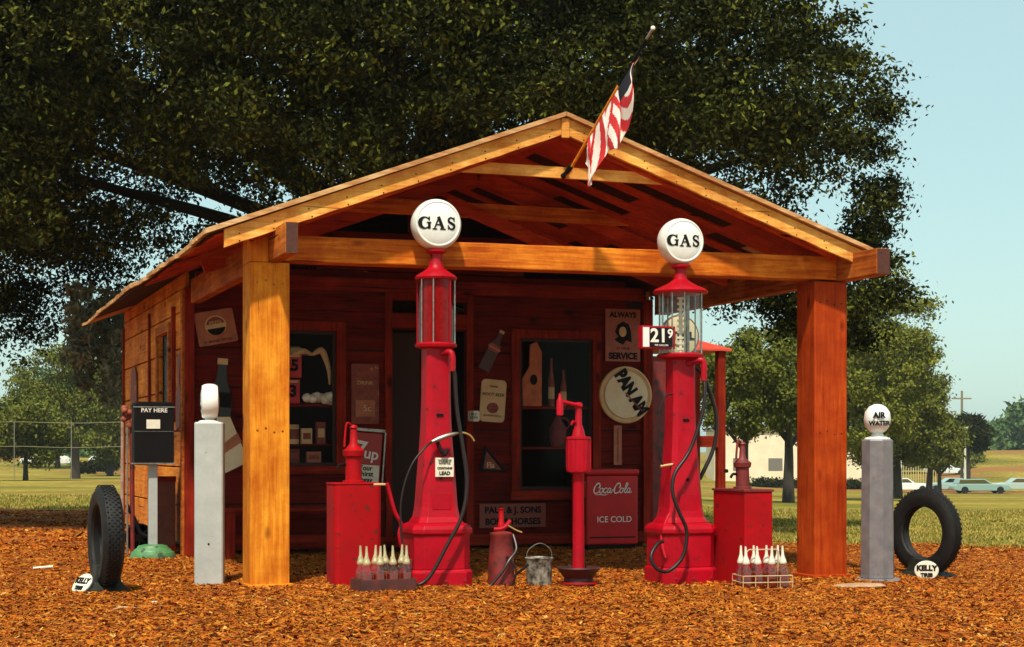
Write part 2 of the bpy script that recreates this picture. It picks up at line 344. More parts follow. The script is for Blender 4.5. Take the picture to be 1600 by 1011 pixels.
def chips():
    # each chip: a thin curved splinter of two quads; denser close to the viewer
    n = 290000
    d = 8.6+(19.6-8.6)*rng.random(n)**1.0; a = rng.uniform(-.37, .37, n); l = a*d
    u = CAM[0]+l*CN+d*SN; v = CAM[1]-l*SN+d*CN
    z = -.013*np.clip(u, 0, 12)*(1-np.clip((v-.6)/2.6, 0, 1)**2*(3-2*np.clip((v-.6)/2.6, 0, 1)))
    z = z+.019+.010*np.sin(u*2.1+v*1.3)+.008*np.sin(v*3.7-u*1.9)+rng.random(n)*.012
    ln = rng.gamma(3, .0038, n)+.0055; w = ln*rng.uniform(.14, .42, n)
    big = rng.random(n) < .012; ln[big] *= 2.0; w[big] *= .9
    n2 = 52000; d[-n2:] = rng.uniform(18.5, 34, n2); a[-n2:] = rng.uniform(-.40, -.13, n2); l = a*d; u = CAM[0]+l*CN+d*SN; v = CAM[1]-l*SN+d*CN
    z = np.array([gz(p, q) for p, q in zip(u[-n2:], v[-n2:])]) if False else z; z[-n2:] = -.009*np.clip(d[-n2:]-20, 0, 200)+.022
    ln[-n2:] *= 2.0; w[-n2:] *= 2.0
    th = rng.uniform(0, math.pi, n); tl = rng.normal(0, .25, n); rl = rng.normal(0, .35, n)
    ax = np.stack([np.cos(th)*np.cos(tl), np.sin(th)*np.cos(tl), np.sin(tl)], 1)
    bx = np.stack([-np.sin(th)*np.cos(rl), np.cos(th)*np.cos(rl), np.sin(rl)], 1)
    c = np.stack([u, v, z], 1)
    A = ax*ln[:, None]; B = bx*w[:, None]
    V = np.stack([c-A-B*.5, c+A*.9-B, c+A+B*.6, c-A*.8+B], 1)
    mi = rng.choice(5, n, p=[.38, .27, .17, .15, .03])
    cols = [(.50, .145, .011), (.39, .075, .007), (.57, .215, .026), (.06, .010, .003), (.66, .36, .09)]
    ms = [mat('bark_chip_%s' % q, c_, .85, var=tuple(x*.55 for x in c_), vscale=3, spec=.08) for q, c_ in zip(('orange', 'red', 'tan', 'dark', 'pale'), cols)]
    o = mesh_quads('mulch_chips', V, ms, mi=mi)
    return tag(o, 'loose orange and brown bark chips covering the ground around the pumps', 'mulch', kind='stuff')
chips()
def grass_blades():
    n = 90000; g = np.random.default_rng(5)
    d = 19.2+28*g.random(n)**1.5; a = np.where(g.random(n) < .75, g.uniform(.06, .37, n), g.uniform(-.40, -.1, n)); d = np.where(a < 0, 36+16*g.random(n), d)
    cl = np.sin(d*1.7+a*90)+np.sin(a*160-d*.6)+g.normal(0, .8, n); keep = cl > -.6; d, a = d[keep], a[keep]; n = len(d)
    l = a*d; u = CAM[0]+l*CN+d*SN; v = CAM[1]-l*SN+d*CN; z = np.array([gz(p, q) for p, q in zip(u, v)])
    h = g.uniform(.015, .05, n)*(1+(d > 34)*.6); w = .010*(d/20); th = g.uniform(0, math.pi, n); lx, ly = g.normal(0, .02, n), g.normal(0, .02, n)
    wx, wy = np.cos(th)*w, np.sin(th)*w
    V = np.stack([np.stack([u-wx, v-wy, z-.01], 1), np.stack([u+wx, v+wy, z-.01], 1), np.stack([u+lx+wx*.2, v+ly+wy*.2, z+h], 1), np.stack([u+lx-wx*.2, v+ly-wy*.2, z+h], 1)], 1)
    ms = [mat('grass_blade_%s' % q, c_, .9, spec=.05) for q, c_ in (('olive', (.20, .18, .03)), ('straw', (.38, .28, .08)), ('green', (.11, .13, .02)))]
    tag(mesh_quads('lawn_grass', V, ms, mi=g.choice(3, n, p=[.45, .42, .13])), 'short dry olive grass along the edge of the bark mulch', 'grass', kind='stuff')
grass_blades()

# ------------------------------------------------------------------ foliage
def leaf_mat(name, a, b, rough=.6):
    m = mat(name, a, .85, var=b, vscale=1.1, vstr=.8, detail=4, spec=.08); return m
def leaf_cloud(name, clumps, twigs, leaves, size, m, seed, parent, twr=.26, up=.35, long=1.0, flat=.7):
    g = np.random.default_rng(seed); C = np.array([c[:3] for c in clumps]); Rr = np.array([c[3] for c in clumps])
    n = len(C); d = g.normal(size=(n, twigs, 3)); d /= np.linalg.norm(d, axis=2, keepdims=True)
    rad = (g.random((n, twigs))**.42)[:, :, None]
    d[:, :, 2] *= flat
    T = C[:, None]+d*rad*Rr[:, None, None]
    e = g.normal(size=(n, twigs, leaves, 3))*twr*np.array([1, 1, .6])*g.uniform(.5, 1.25, (n, twigs, 1, 1))
    P = (T[:, :, None]+e).reshape(-1, 3); k = len(P)
    a = g.normal(size=(k, 3)); a /= np.linalg.norm(a, axis=1, keepdims=True)
    nrm = g.normal(size=(k, 3)); nrm[:, 2] += up*2; nrm -= a*(nrm*a).sum(1)[:, None]; nrm /= np.linalg.norm(nrm, axis=1, keepdims=True)
    b = np.cross(nrm, a); s = size*g.uniform(.6, 1.3, k)[:, None]
    V = np.stack([P-a*s*long, P-b*s*.5, P+a*s*long, P+b*s*.5], 1)
    mi = None
    if isinstance(m, list):      # highlights put in the colour: some twigs carry far more of the pale leaves
        pr = np.repeat((g.random((n, twigs))**2.2*.55).reshape(-1), leaves); mi = (g.random(k) < pr).astype(np.int32)
    o = mesh_quads(name, V, m, mi=mi); o.parent = parent; return o
BARK = mat('dark_bark', (.055, .040, .028), .9, var=(.02, .014, .01), vscale=8, bump=.8, bscale=14, grain=(1, 1, .25))
def trunk_mesh(h, r, limbs, seed, spread, lean=0):
    rd = random.Random(seed); m = MB()
    m.tube([(0, 0, -.3), (lean*.1, 0, h*.3), (lean*.5, .05*h*rd.uniform(-1, 1), h*.65), (lean, 0, h)], [r*1.35, r, r*.85, r*.7], 12)
    for i in range(limbs):
        a = 2*math.pi*i/limbs+rd.uniform(-.3, .3); s = spread*rd.uniform(.6, 1); z0 = h*rd.uniform(.7, 1)
        m.tube([(lean*z0/h, 0, z0), (lean+math.cos(a)*s*.35, math.sin(a)*s*.35, z0+s*.35), (lean+math.cos(a)*s*.75, math.sin(a)*s*.75, z0+s*.6+rd.uniform(-.2, .5)), (lean+math.cos(a)*s, math.sin(a)*s, z0+s*.75)], [r*.5, r*.38, r*.22, r*.06], 8)
    return m
def tree(name, label, a, d, H, cr, zb, seed, m, n=34, twigs=16, leaves=26, size=.16, twr=.34, group=None, th=None, tr=None, cat='tree', sq=1.0):
    p = at(a, d); t = thing(name, label, cat, p, 0, group); rd = random.Random(seed)
    th = th or max(zb*1.1, H*.3)
    trunk_mesh(th, tr or H*.022+.03, 6, seed, cr*.8).obj('trunk', BARK, t, smooth=True)
    cl = []; zc = (H+zb)/2; rz = (H-zb)/2
    lobes = [(rd.uniform(0, 6.28), rd.uniform(-.7, .8), rd.uniform(.75, 1.25)) for _ in range(7)]
    while len(cl) < n:
        x, y, z = rd.uniform(-1, 1), rd.uniform(-1, 1), rd.uniform(-1, 1); q = x*x+y*y+z*z
        if q > 1 or q < .12: continue
        an = math.atan2(y, x); k0 = min(lobes, key=lambda b_: (1-math.cos(an-b_[0]))+abs(z-b_[1])*.8)[2]; x *= k0; y *= k0
        k = rd.uniform(.16, .32)
        cl.append((x*cr*.85*sq, y*cr*.85, zc+z*rz*.86, cr*k))
    leaf_cloud('crown', cl, twigs, leaves, size, m, seed, t, twr=twr)
    return t
L_OAK = leaf_mat('live_oak_leaves', (.032, .035, .004), (.006, .007, .0015))
L_OAKB = leaf_mat('live_oak_highlight_leaves', (.13, .135, .016), (.06, .068, .008))  # paler copy of the oak leaves, standing in for lit highlights
L_MID = leaf_mat('olive_leaves', (.15, .155, .022), (.06, .068, .010))
L_LIT = leaf_mat('yellow_green_leaves', (.20, .20, .030), (.09, .10, .014))
L_GRN = leaf_mat('fresh_green_leaves', (.10, .17, .05), (.05, .09, .03))
L_MOSS = mat('spanish_moss', (.30, .28, .16), .9, var=(.09, .10, .07), vscale=6)

def oak():
    p = (4.92, 13.0, gz(4.92, 13.0)); t = thing('live_oak_tree', 'huge dark live oak spreading its crown behind and above the wooden station roof', 'tree', p)
    rd = random.Random(5); ax = lambda l, f: (l*CN+f*SN, -l*SN+f*CN)       # lateral / depth to world
    m = MB()
    m.tube([(0, 0, -.3), (.1, 0, 1.5), (-.1, .2, 3.2), (0, .1, 5)], [.75, .55, .5, .45], 14)
    ends = [(-9, -1, 7.5), (-7, 2.5, 9), (-4.5, -2.5, 8.2), (-2, 2, 11), (0.2, -1.5, 12.5), (2.4, 2.2, 11), (5.2, -1.5, 8.2), (6.2, 1.5, 6.4), (-6, -3.4, 5.9), (3.5, -3, 8.8), (-1.2, -3.5, 9.5), (-.3, -2.8, 13)]
    for l, f, z in ends:
        x, y = ax(l, f); x1, y1 = ax(l*.35, f*.35); x2, y2 = ax(l*.72+rd.uniform(-.4, .4), f*.7)
        m.tube([(0, .1, 3.6+rd.random()), (x1, y1, 3.6+(z-3.6)*.5), (x2, y2, 3.6+(z-3.6)*.78), (x, y, z)], [q*(.45 if l < -4 else 1) for q in (.34, .24, .14, .04)], 9)
    m.obj('trunk', mat('oak_bark', (.022, .016, .011), .95, spec=.1), t, smooth=True)
    cl = []
    while len(cl) < 400:
        l = rd.uniform(-13, 8.0); f = rd.uniform(-5.5, 6); z = rd.uniform(2.6, 13.5)
        rl = 13 if l < 0 else 7.6
        if l < 0:
            q = (l/rl)**2+(f/6)**2+((z-7.4)/6.2)**2
            lo = 4.0-1.0*sst(-5, -9, l) if False else 4.0-1.1*(1-sst(-9, -5, l))
        else:
            q = (l/rl)**2*1.0+(f/6)**2*.8+((z-5.9)/(5.2-.9*l/7.6))**2; lo = 3.9
        if q > 1 or z < lo: continue
        if q < .25 and rd.random() < .7: continue
        # keep clear of the roof, whose back edge is in front of the trunk
        if f < -3.0 and z < 5.6: continue
        x, y = ax(l, f); cl.append((x, y, z, rd.uniform(.65, 1.15)))
    while len(cl) < 700:
        l = rd.uniform(-10, 6.2); f = rd.uniform(-6.2, -3.4); z = rd.uniform(4.6, 12.2)
        if l > 0 and z > 9.6-.35*l: continue
        if z < 5.2: continue
        x, y = ax(l, f); cl.append((x, y, z, rd.uniform(.6, .95)))
    while len(cl) < 830:
        l = rd.uniform(-12, -4.6); f = rd.uniform(-5.8, -2.5); z = rd.uniform(4.2, 8.5)
        x, y = ax(l, f); cl.append((x, y, z, rd.uniform(.55, .9)))
    for l, z, r_ in [(7.7, 7.2, .6), (8.0, 6.3, .5), (7.9, 5.1, .55), (7.4, 4.3, .6), (6.9, 8.1, .6), (5.9, 8.9, .6), (8.2, 5.6, .4), (8.3, 7.0, .35), (6.6, 3.7, .6), (7.6, 7.9, .35), (7.3, 4.0, .6), (7.0, 3.5, .55), (7.6, 3.5, .5), (8.0, 4.3, .5), (6.4, 3.9, .6), (7.9, 3.2, .4), (8.2, 3.8, .4), (7.7, 4.7, .5), (6.9, 4.4, .6), (8.1, 4.9, .4)]:
        x, y = ax(l, rd.uniform(-1, 1)); cl.append((x, y, z, r_))
    leaf_cloud('crown', cl, 27, 46, .046, [L_OAK, L_OAKB], 3, t, twr=.17, up=.5)
    # hanging moss at the left
    ms = []
    for i in range(30):
        l = rd.uniform(-5.1, -4.2); z = rd.uniform(2.6, 3.9); x, y = ax(l, rd.uniform(-2, 1))
        for k in range(5): ms.append((x+rd.uniform(-.05, .05), y, z-k*.16, .09))
    leaf_cloud('hanging_moss', ms, 5, 12, .045, L_MOSS, 9, t, twr=.04, long=1.8, flat=1.6)
oak()
MX = Matrix.Rotation(R(90), 4, 'X')
# ------------------------------------------------------------------ station building
B = thing('station_building', 'open fronted wooden filling station with gabled porch on two square posts', 'building', (0, 0, 0))
RU = 2.68
def zt(u): return 4.05-(.376*(RU-u) if u < RU else .345*(u-RU))
WV = 4.10                     # porch wall plane
def wall_rows(m, u0, u1, z0, z1, y0, y1, holes, row=.43, seed=1):
    rd = random.Random(seed); z = z0
    while z < z1-.01:
        zz = min(z+row*rd.uniform(.92, 1.06), z1); cuts = [(u0, u1)]
        # split boards where the holes overlap this row; rows are cut at hole edges
        edges = sorted({z, zz} | {h[k] for h in holes for k in (2, 3) if z < h[k] < zz})
        for a, b in zip(edges[:-1], edges[1:]):
            segs = [(u0, u1)]
            for h in holes:
                if h[2] < b-.001 and h[3] > a+.001:
                    ns = []
                    for s0, s1 in segs:
                        if h[1] <= s0 or h[0] >= s1: ns.append((s0, s1)); continue
                        if h[0] > s0: ns.append((s0, h[0]))
                        if h[1] < s1: ns.append((h[1], s1))
                    segs = ns
            for s0, s1 in segs:
                # gable slope
                def ok(u): return zt(u)-.06 > b
                if not ok(s0):
                    s0 = max(s0, RU-(4.05-.06-b)/.376)
                if not ok(s1): s1 = min(s1, RU+(4.05-.06-b)/.345)
                if s1-s0 < .05: continue
                j = rd.uniform(0, .006)
                m.box(s0, s1, y0-j, y1, a+.004 if a == z else a+.0005, b-(.012 if b == zz else .0005))
        z = zz
holesF = [(.98, 1.75, .97, 2.44), (2.38, 3.25, .15, 2.48), (2.38, 3.25, 2.66, 2.80), (3.89, 4.79, .69, 2.42)]
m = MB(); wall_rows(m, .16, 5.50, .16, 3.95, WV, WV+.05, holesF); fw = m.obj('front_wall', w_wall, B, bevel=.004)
m = MB()
for (a, b) in ((.16, .98), (1.75, 2.38), (3.25, 3.89), (4.79, 5.5)): m.box(a, b, WV+.055, WV+.075, .16, 2.95)
m.box(.16, 5.5, WV+.055, WV+.075, 2.96, 3.05)
m.box(.98, 1.75, WV+.055, WV+.075, .16, .97); m.box(.98, 1.75, WV+.055, WV+.075, 2.44, 2.95)
m.box(3.89, 4.79, WV+.055, WV+.075, .16, .69); m.box(3.89, 4.79, WV+.055, WV+.075, 2.42, 2.95)
m.box(3.3, 5.2, WV+.055, WV+.075, 3.06, 3.1)
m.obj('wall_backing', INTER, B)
# left side wall, boards run back
def side_wall(u0, u1, name, holes, mt):
    m = MB(); z = .14; rd = random.Random(4)
    while z < 2.86:
        zz = min(z+.43*rd.uniform(.9, 1.08), 2.88)
        edges = sorted({z, zz} | {h[k] for h in holes for k in (2, 3) if z < h[k] < zz})
        for a, b in zip(edges[:-1], edges[1:]):
            segs = [(4.2, 9.4)]
            for h in holes:
                if h[2] < b-.001 and h[3] > a+.001: segs = [(4.2, h[0]), (h[1], 9.4)]
            for s0, s1 in segs: m.box(u0-rd.uniform(0, .006), u1, s0, s1, a+(.004 if a == z else .0005), b-(.012 if b == zz else .0005))
        z = zz
    return m.obj(name, mt, B, bevel=.004)
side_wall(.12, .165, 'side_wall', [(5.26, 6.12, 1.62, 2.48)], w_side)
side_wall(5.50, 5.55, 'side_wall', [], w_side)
m = MB(); m.box(.12, 5.55, 9.405, 9.45, .14, 2.86)
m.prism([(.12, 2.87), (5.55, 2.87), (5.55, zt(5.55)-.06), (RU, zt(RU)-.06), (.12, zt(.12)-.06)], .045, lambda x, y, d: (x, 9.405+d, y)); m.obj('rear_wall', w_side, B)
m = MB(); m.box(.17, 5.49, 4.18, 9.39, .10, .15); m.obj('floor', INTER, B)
m = MB(); m.box(.17, 5.49, 6.6, 6.65, .16, 2.9).box(.1655, .169, 4.2, 5.2, .16, 2.9).box(5.485, 5.499, 4.18, 6.59, .16, 2.9); m.obj('inner_partition', INTER, B)
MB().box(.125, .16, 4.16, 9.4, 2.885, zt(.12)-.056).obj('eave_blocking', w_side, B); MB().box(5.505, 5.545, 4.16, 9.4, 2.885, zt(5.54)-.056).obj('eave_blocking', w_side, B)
# trim
m = MB(); m.box(.10, .20, 4.045, 4.095, .0, 2.86); m.obj('corner_board', w_trim, B, bevel=.005)
m = MB(); m.box(.075, .118, 4.097, 4.20, .0, 2.84); m.obj('corner_board', w_plate, B, bevel=.005)
m = MB(); m.box(5.42, 5.54, 4.045, 4.095, .05, 2.9); m.obj('corner_board', w_trim, B, bevel=.005)
for v in (6.78, 9.34): m = MB(); m.box(.085, .112, v, v+.06, .15, 2.80); m.obj('batten', w_trim, B, bevel=.003)
m = MB(); m.box(.21, 5.41, 4.03, 4.092, 2.885, 3.03); m.obj('wall_top_beam', w_trimx, B, bevel=.006)
m = MB(); m.box(.21, 5.41, 4.02, 4.09, .07, .19); m.obj('sill_beam', w_trimx, B, bevel=.006)
for u in (.3, 1.6, 2.9, 4.2, 5.3):
    for v in (4.3, 6.8, 9.2):
        m = MB(); m.box(u-.15, u+.15, v-.15, v+.15, -.1, .09); m.obj('foundation_pier', endgrain, B)
def window(u0, u1, z0, z1, fw_, name='window', sill=.09):
    root = MB(); y0, y1 = WV-.03, WV-.002
    root.box(u0-fw_, u0, y0, y1, z0, z1+fw_); root.box(u1, u1+fw_, y0, y1, z0, z1+fw_); root.box(u0+.0005, u1-.0005, y0+.001, y1, z1, z1+fw_-.001)
    w = root.obj(name, w_trim, B, bevel=.004)
    MB().box(u0-fw_-.02, u1+fw_+.02, WV-.06, y1, z0-sill, z0-.001).obj('sill', w_trimx, w, bevel=.004)
    s = MB(); b = .035
    s.box(u0+.002, u0+b, WV+.01, WV+.045, z0+.002, z1-.002); s.box(u1-b, u1-.002, WV+.01, WV+.045, z0+.002, z1-.002)
    s.box(u0+b, u1-b, WV+.011, WV+.044, z1-b, z1-.002); s.box(u0+b, u1-b, WV+.011, WV+.044, z0+.002, z0+b)
    s.obj('sash', INTER, w)
    MB().box(u0+b, u1-b, WV+.025, WV+.029, z0+b, z1-b).obj('pane', GLASSW, w)
    return w
window(.98, 1.75, .97, 2.44, .105); window(3.89, 4.79, .69, 2.42, .10, sill=.12)
m = MB(); m.box(2.30, 2.38, WV-.03, WV-.002, .19, 2.88); m.box(3.25, 3.33, WV-.03, WV-.002, .19, 2.88); dr = m.obj('door_frame', w_trim, B, bevel=.004)
MB().box(2.381, 3.249, WV-.025, WV-.003, 2.805, 2.882).obj('transom_board', w_trimx, dr); MB().box(2.381, 3.249, WV-.025, WV-.003, 2.50, 2.66).obj('transom_board', w_trimx, dr)
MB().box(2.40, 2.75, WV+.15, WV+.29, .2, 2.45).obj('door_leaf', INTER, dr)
# side window
m = MB(); m.box(.088, .117, 5.16, 5.26, 1.54, 2.58); m.box(.088, .117, 6.12, 6.22, 1.54, 2.58); m.box(.089, .117, 5.2605, 6.1195, 2.48, 2.579); m.box(.089, .117, 5.2605, 6.1195, 1.54, 1.62)
sw = m.obj('window', w_plate, B, bevel=.003); MB().box(.135, .14, 5.26, 6.12, 1.62, 2.48).obj('pane', GLASSW, sw)
m = MB(); m.box(.076, .116, 4.80, 4.88, 1.45, 2.72); m.obj('batten', w_trim, B)
# posts
def post(u0, u1, zb, ztop, mt, blk):
    m = MB(); m.box(u0, u1, 0, .33, zb, ztop); p_ = m.obj('post', mt, B, bevel=.012)
    q = MB(); q.box(u0-.03, u1+.03, -.03, .36, zb-.05, zb+.035); q.obj('base_plate', mt, p_, bevel=.008)
    b = MB()
    for zz in (1.30, 2.52):
        for i in range(4):
            x = u0+.06+i*(u1-u0-.12)/3
            b.lathe([(0, -.006), (.010, -.004), (.010, 0)], 8, (x, 0, zz+.02*math.sin(i*2)), Matrix.Rotation(R(90), 4, 'X'))
    b.obj('bolt', BLACK, p_)
    return p_
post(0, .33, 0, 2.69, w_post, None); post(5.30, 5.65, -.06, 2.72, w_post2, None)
MB().box(0, .155, .004, .33, 2.692, 2.95).obj('post_block', w_post, B, bevel=.006)
# cross beam and plates
m = MB(); n = 24; vs = []
for i in range(n+1):
    u = .265+(5.545-.265)*i/n; t = i/n; zb = 2.705+.030*t; zt_ = 2.918+.037*t; w = .004*math.sin(i*1.7)
    vs += [(u, .006+w, zb+w), (u, .22, zb), (u, .22, zt_), (u, .006+w, zt_+w*.6)]
fs = [(0, 1, 2, 3), tuple(4*n+k for k in (3, 2, 1, 0))]
for i in range(n):
    for k in range(4): a = 4*i+k; b = 4*i+(k+1) % 4; fs.append((a, a+4, b+4, b))
m.add(vs, fs); m.obj('cross_beam', w_beam, B, bevel=.01)
for (u0, u1, z0, z1, pr) in ((.157, .262, 2.692, 2.945, -.62), (5.548, 5.69, 2.725, 2.962, -.66)):
    m = MB(); m.box(u0, u1, pr, 4.03, z0, z1); sp = m.obj('side_plate', w_plate, B, bevel=.01)
    MB().box(u0+.006, u1-.006, pr-.003, pr-.0005, z0+.006, z1-.006).obj('end_grain', endgrain, sp)
m = MB(); m.box(.17, .29, 4.2, 9.39, 2.70, 2.88); m.box(5.36, 5.48, 4.2, 9.39, 2.7, 2.9); m.obj('side_plate', w_plate, B)
# fascia boards
for u0, u1 in ((-.26, 2.676), (2.684, 5.66)):
    m = MB(); y0, y1 = -.262, -.225; n = 20; vs = []
    for i in range(n+1):
        u = u0+(u1-u0)*i/n; zz = zt(u)-.036; w = .003*math.sin(i*2.3+u0)
        vs += [(u, y0, zz-.148+w), (u, y1, zz-.148+w), (u, y1, zz), (u, y0, zz)]
    fs = [(0, 1, 2, 3), tuple(4*n+k for k in (3, 2, 1, 0))]
    for i in range(n):
        for k in range(4): a = 4*i+k; b = 4*i+(k+1) % 4; fs.append((a, a+4, b+4, b))
    m.add(vs, fs); m.obj('fascia_board', w_fascia, B, bevel=.004)
nl = MB(); rd = random.Random(6)
for u in np.arange(-.15, 5.6, .30):
    for k in (.07, .13): nl.lathe([(0, .003), (.006, .002), (.007, 0)], 6, (u+rd.uniform(-.02, .02), -.2625, zt(u)-.036-k), MX)
nl.obj('nail_heads', BLACK, B)
MB().box(2.645, 2.715, -.285, -.2635, 3.83, 4.0).obj('ridge_block', w_fascia, B, bevel=.004)
# roof: strips running down the slope
def roof_side(ua, ub, sgn, name):
    m = MB(); v = -.31; rd = random.Random(3 if sgn < 0 else 8)
    while v < 9.55:
        w = rd.uniform(.14, .24); e = rd.uniform(-.025, .02); dz = rd.uniform(0, .012); sag = -.02*math.sin(v*.9)-.012*math.sin(v*2.3)
        u1 = ub+sgn*e
        z1, z2 = zt(ua)+dz, zt(u1)+dz+sag
        zb1, zb2 = zt(ua)-.034, zt(u1)-.034+sag*.8
        m.add([(ua, v, zb1), (ua, v+w-.004, zb1), (ua, v+w-.004, z1), (ua, v, z1), (u1, v, zb2), (u1, v+w-.004, zb2), (u1, v+w-.004, z2), (u1, v, z2)],
              [(0,1,2,3),(7,6,5,4),(0,4,5,1),(1,5,6,2),(2,6,7,3),(3,7,4,0)])
        v += w
    return m.obj(name, w_roof, B, bevel=0)
rl_ = roof_side(RU-.003, -.42, -1, 'roof'); rr_ = roof_side(RU+.003, 5.72, 1, 'roof')
# soffit: sheathing above coloured dark for the shade in the gaps, staggered planks running down the slope below it
def soffit(ua, ub, sgn, par):
    d = MB(); d.add([(ua, -.22, zt(ua)-.05), (ub, -.22, zt(ub)-.05), (ub, 9.35, zt(ub)-.05), (ua, 9.35, zt(ua)-.05),
                     (ua, -.22, zt(ua)-.036), (ub, -.22, zt(ub)-.036), (ub, 9.35, zt(ub)-.036), (ua, 9.35, zt(ua)-.036)],
                    [(0,1,2,3),(7,6,5,4),(0,4,5,1),(1,5,6,2),(2,6,7,3),(3,7,4,0)])
    d.obj('sheathing', w_dark, par)
    m = MB(); rd = random.Random(12+sgn); v = -.2; L_ = abs(ub-ua)-.05
    def plank(a, b, y0, y1, th):
        U0, U1 = ua+sgn*a, ua+sgn*b
        m.add([(U0, y0, zt(U0)-.0505), (U1, y0, zt(U1)-.0505), (U1, y1, zt(U1)-.0505), (U0, y1, zt(U0)-.0505),
               (U0, y0, zt(U0)-.05-th), (U1, y0, zt(U1)-.05-th), (U1, y1, zt(U1)-.05-th), (U0, y1, zt(U0)-.05-th)],
              [(0,1,2,3),(7,6,5,4),(0,4,5,1),(1,5,6,2),(2,6,7,3),(3,7,4,0)])
    while v < 4.0:
        w = rd.uniform(.17, .22); g = rd.uniform(.26, .32); x = .0
        while x < L_-.05:
            ln = rd.uniform(1.3, 2.2); plank(x+.003, min(x+ln, L_), v, v+w, rd.uniform(.016, .022)); x += ln
        x = rd.uniform(-.6, .3)
        while x < L_:
            ln = rd.uniform(.45, .8)
            if x+ln > .1: plank(max(x, .02), min(x+ln, L_), v+w+.002, v+w+g-.002, rd.uniform(.012, .02))
            x += ln+rd.uniform(.7, 1.2)
        v += w+g
    m.obj('soffit_planks', w_soff, par, bevel=.003)
soffit(RU-.01, -.38, -1, rl_); soffit(RU+.01, 5.66, 1, rr_)
# rafters and ties of the two open trusses
for v in (-.18, 2.0):
    for a, b in ((RU-.02, -.05), (RU+.02, 5.45)):
        z = lambda u: zt(u)-.15 if v < 0 else zt(u)-.17
        MB().beam((a, v+.03, z(a)), (b, v+.03, z(b)), .05, .10 if v < 0 else .13).obj('rafter', w_soff, B, bevel=.004)
MB().box(1.72, 4.12, -.135, -.09, 3.505, 3.605, .004).obj('collar_tie', w_fascia, B, bevel=.004)
MB().box(1.30, 4.40, 1.93, 1.99, 3.44, 3.58, .004).obj('collar_tie', w_beam, B, bevel=.004)
MB().beam((2.30, 1.88, 3.58), (3.55, 1.88, 3.12), .05, .12).obj('brace', w_soff, B, bevel=.004)
MB().box(.27, 5.54, 2.0, 2.12, 2.76, 2.88).obj('rear_tie_beam', w_soff, B, bevel=.006) if False else None

# ------------------------------------------------------------------ signs on the wall
def sheet_sign(name, label, cat, u, z, w, h, rot, m, group=None, th=.012, y=None, corner=.02):
    t = thing(name, label, cat, (u, (y if y is not None else WV-.018), z), 0, group); t.rotation_euler = (0, R(rot), 0)
    c = corner; pl = []
    for cx, cy, a0 in ((w/2-c, h/2-c, 0), (-w/2+c, h/2-c, 90), (-w/2+c, -h/2+c, 180), (w/2-c, -h/2+c, 270)):
        for k in range(5): a = R(a0+k*22.5); pl.append((cx+c*math.cos(a), cy+c*math.sin(a)))
    MB().prism(pl, th, lambda x, y_, d: (x, -d, y_)).obj('panel', m, t); return t
def patch(t, poly, m, name, dep=.0035, y0=-.012):
    return MB().prism(poly, dep, lambda x, y, d: (x, y0-.0005-d, y)).obj(name, m, t)
def rect(x0, x1, y0, y1): return [(x0, y0), (x1, y0), (x1, y1), (x0, y1)]
def ell(cx, cy, rx, ry, a0=0, a1=360, n=28):
    k = n if a1-a0 < 360 else n-1
    return [(cx+rx*math.cos(R(a0+(a1-a0)*i/n)), cy+ry*math.sin(R(a0+(a1-a0)*i/n))) for i in range(k+1 if a1-a0 < 360 else n)]
t = sheet_sign('soda_cap_sign', 'tilted faded orange tin sign with a bottle cap, left end of the porch wall', 'sign', .43, 2.45, .42, .36, -11, ORSIGN)
patch(t, ell(0, .02, .115, .105), CREAM, 'cap_emblem')
patch(t, ell(0, .02, .10, .09, 10, 170), RUST, 'cap_emblem', y0=-.0165); patch(t, ell(0, .005, .10, .09, 190, 350), INK, 'cap_emblem', y0=-.0165)
text('PEPSI', .06, CREAM, t, face(0, -.021, .045)); text('5c  BIGGER  BETTER', .035, INK, t, face(0, -.0135, -.145))
# bottle shaped signs
def bottle_poly(h, w):
    pr = [(0, w), (.12, w), (.42, w*.93), (.52, w), (.62, w*.85), (.78, w*.42), (.93, w*.33), (.935, w*.42), (1, w*.40)]
    L_ = [(r/2, z*h-h/2) for z, r in pr]; return L_+[(-x, y) for x, y in reversed(L_)]
def bottle_sign(label, u, z, h, w, rot, m, capm, band, y=None):
    t = thing('bottle_sign', label, 'sign', (u, WV-.02, z)); t.rotation_euler = (0, R(rot), 0)
    MB().prism(bottle_poly(h, w), .014, lambda x, y, d: (x, -d, y)).obj('panel', m, t)
    patch(t, rect(-w*.21, w*.21, h*.435, h*.50), capm, 'cap', y0=-.014); patch(t, rect(-w*.47, w*.47, -h*.02, h*.14), band, 'paper_band', y0=-.014)
    return t
DKG = mat('dark_bottle_green', (.010, .012, .010), .4)
bottle_sign('tall dark bottle shaped sign on the wall beside the golden post', .47, 1.62, 1.0, .26, 4, DKG, CREAM, BLACK)
t = bottle_sign('small brown bottle cutout sign tilted on the wall right of the doorway', 3.56, 2.27, .50, .14, 27, mat('brown_bottle', (.055, .012, .008), .45), CREAM, mat('bottle_red', (.30, .03, .015), .5))
text('Coca-Cola', .038, CREAM, t, face(0, -.019, .03))
t = sheet_sign('tin_advert', 'rusty blank tin advertisement left of the dark doorway', 'sign', 2.07, 1.76, .31, .66, 0, RUST)
patch(t, rect(-.11, .11, -.25, -.07), ORSIGN, 'faded_panel'); text('DRINK', .06, CREAM, t, face(0, -.0135, .12)); text('5c', .10, CREAM, t, face(.02, -.0165, -.16))
t = sheet_sign('soda_sign', 'red soft drink sign with a white lower panel left of the doorway', 'sign', 2.08, 1.05, .33, .56, 4, mat('soda_red', (.36, .02, .012), .45))
patch(t, rect(-.155, .155, -.27, -.07), PAPER, 'white_panel')
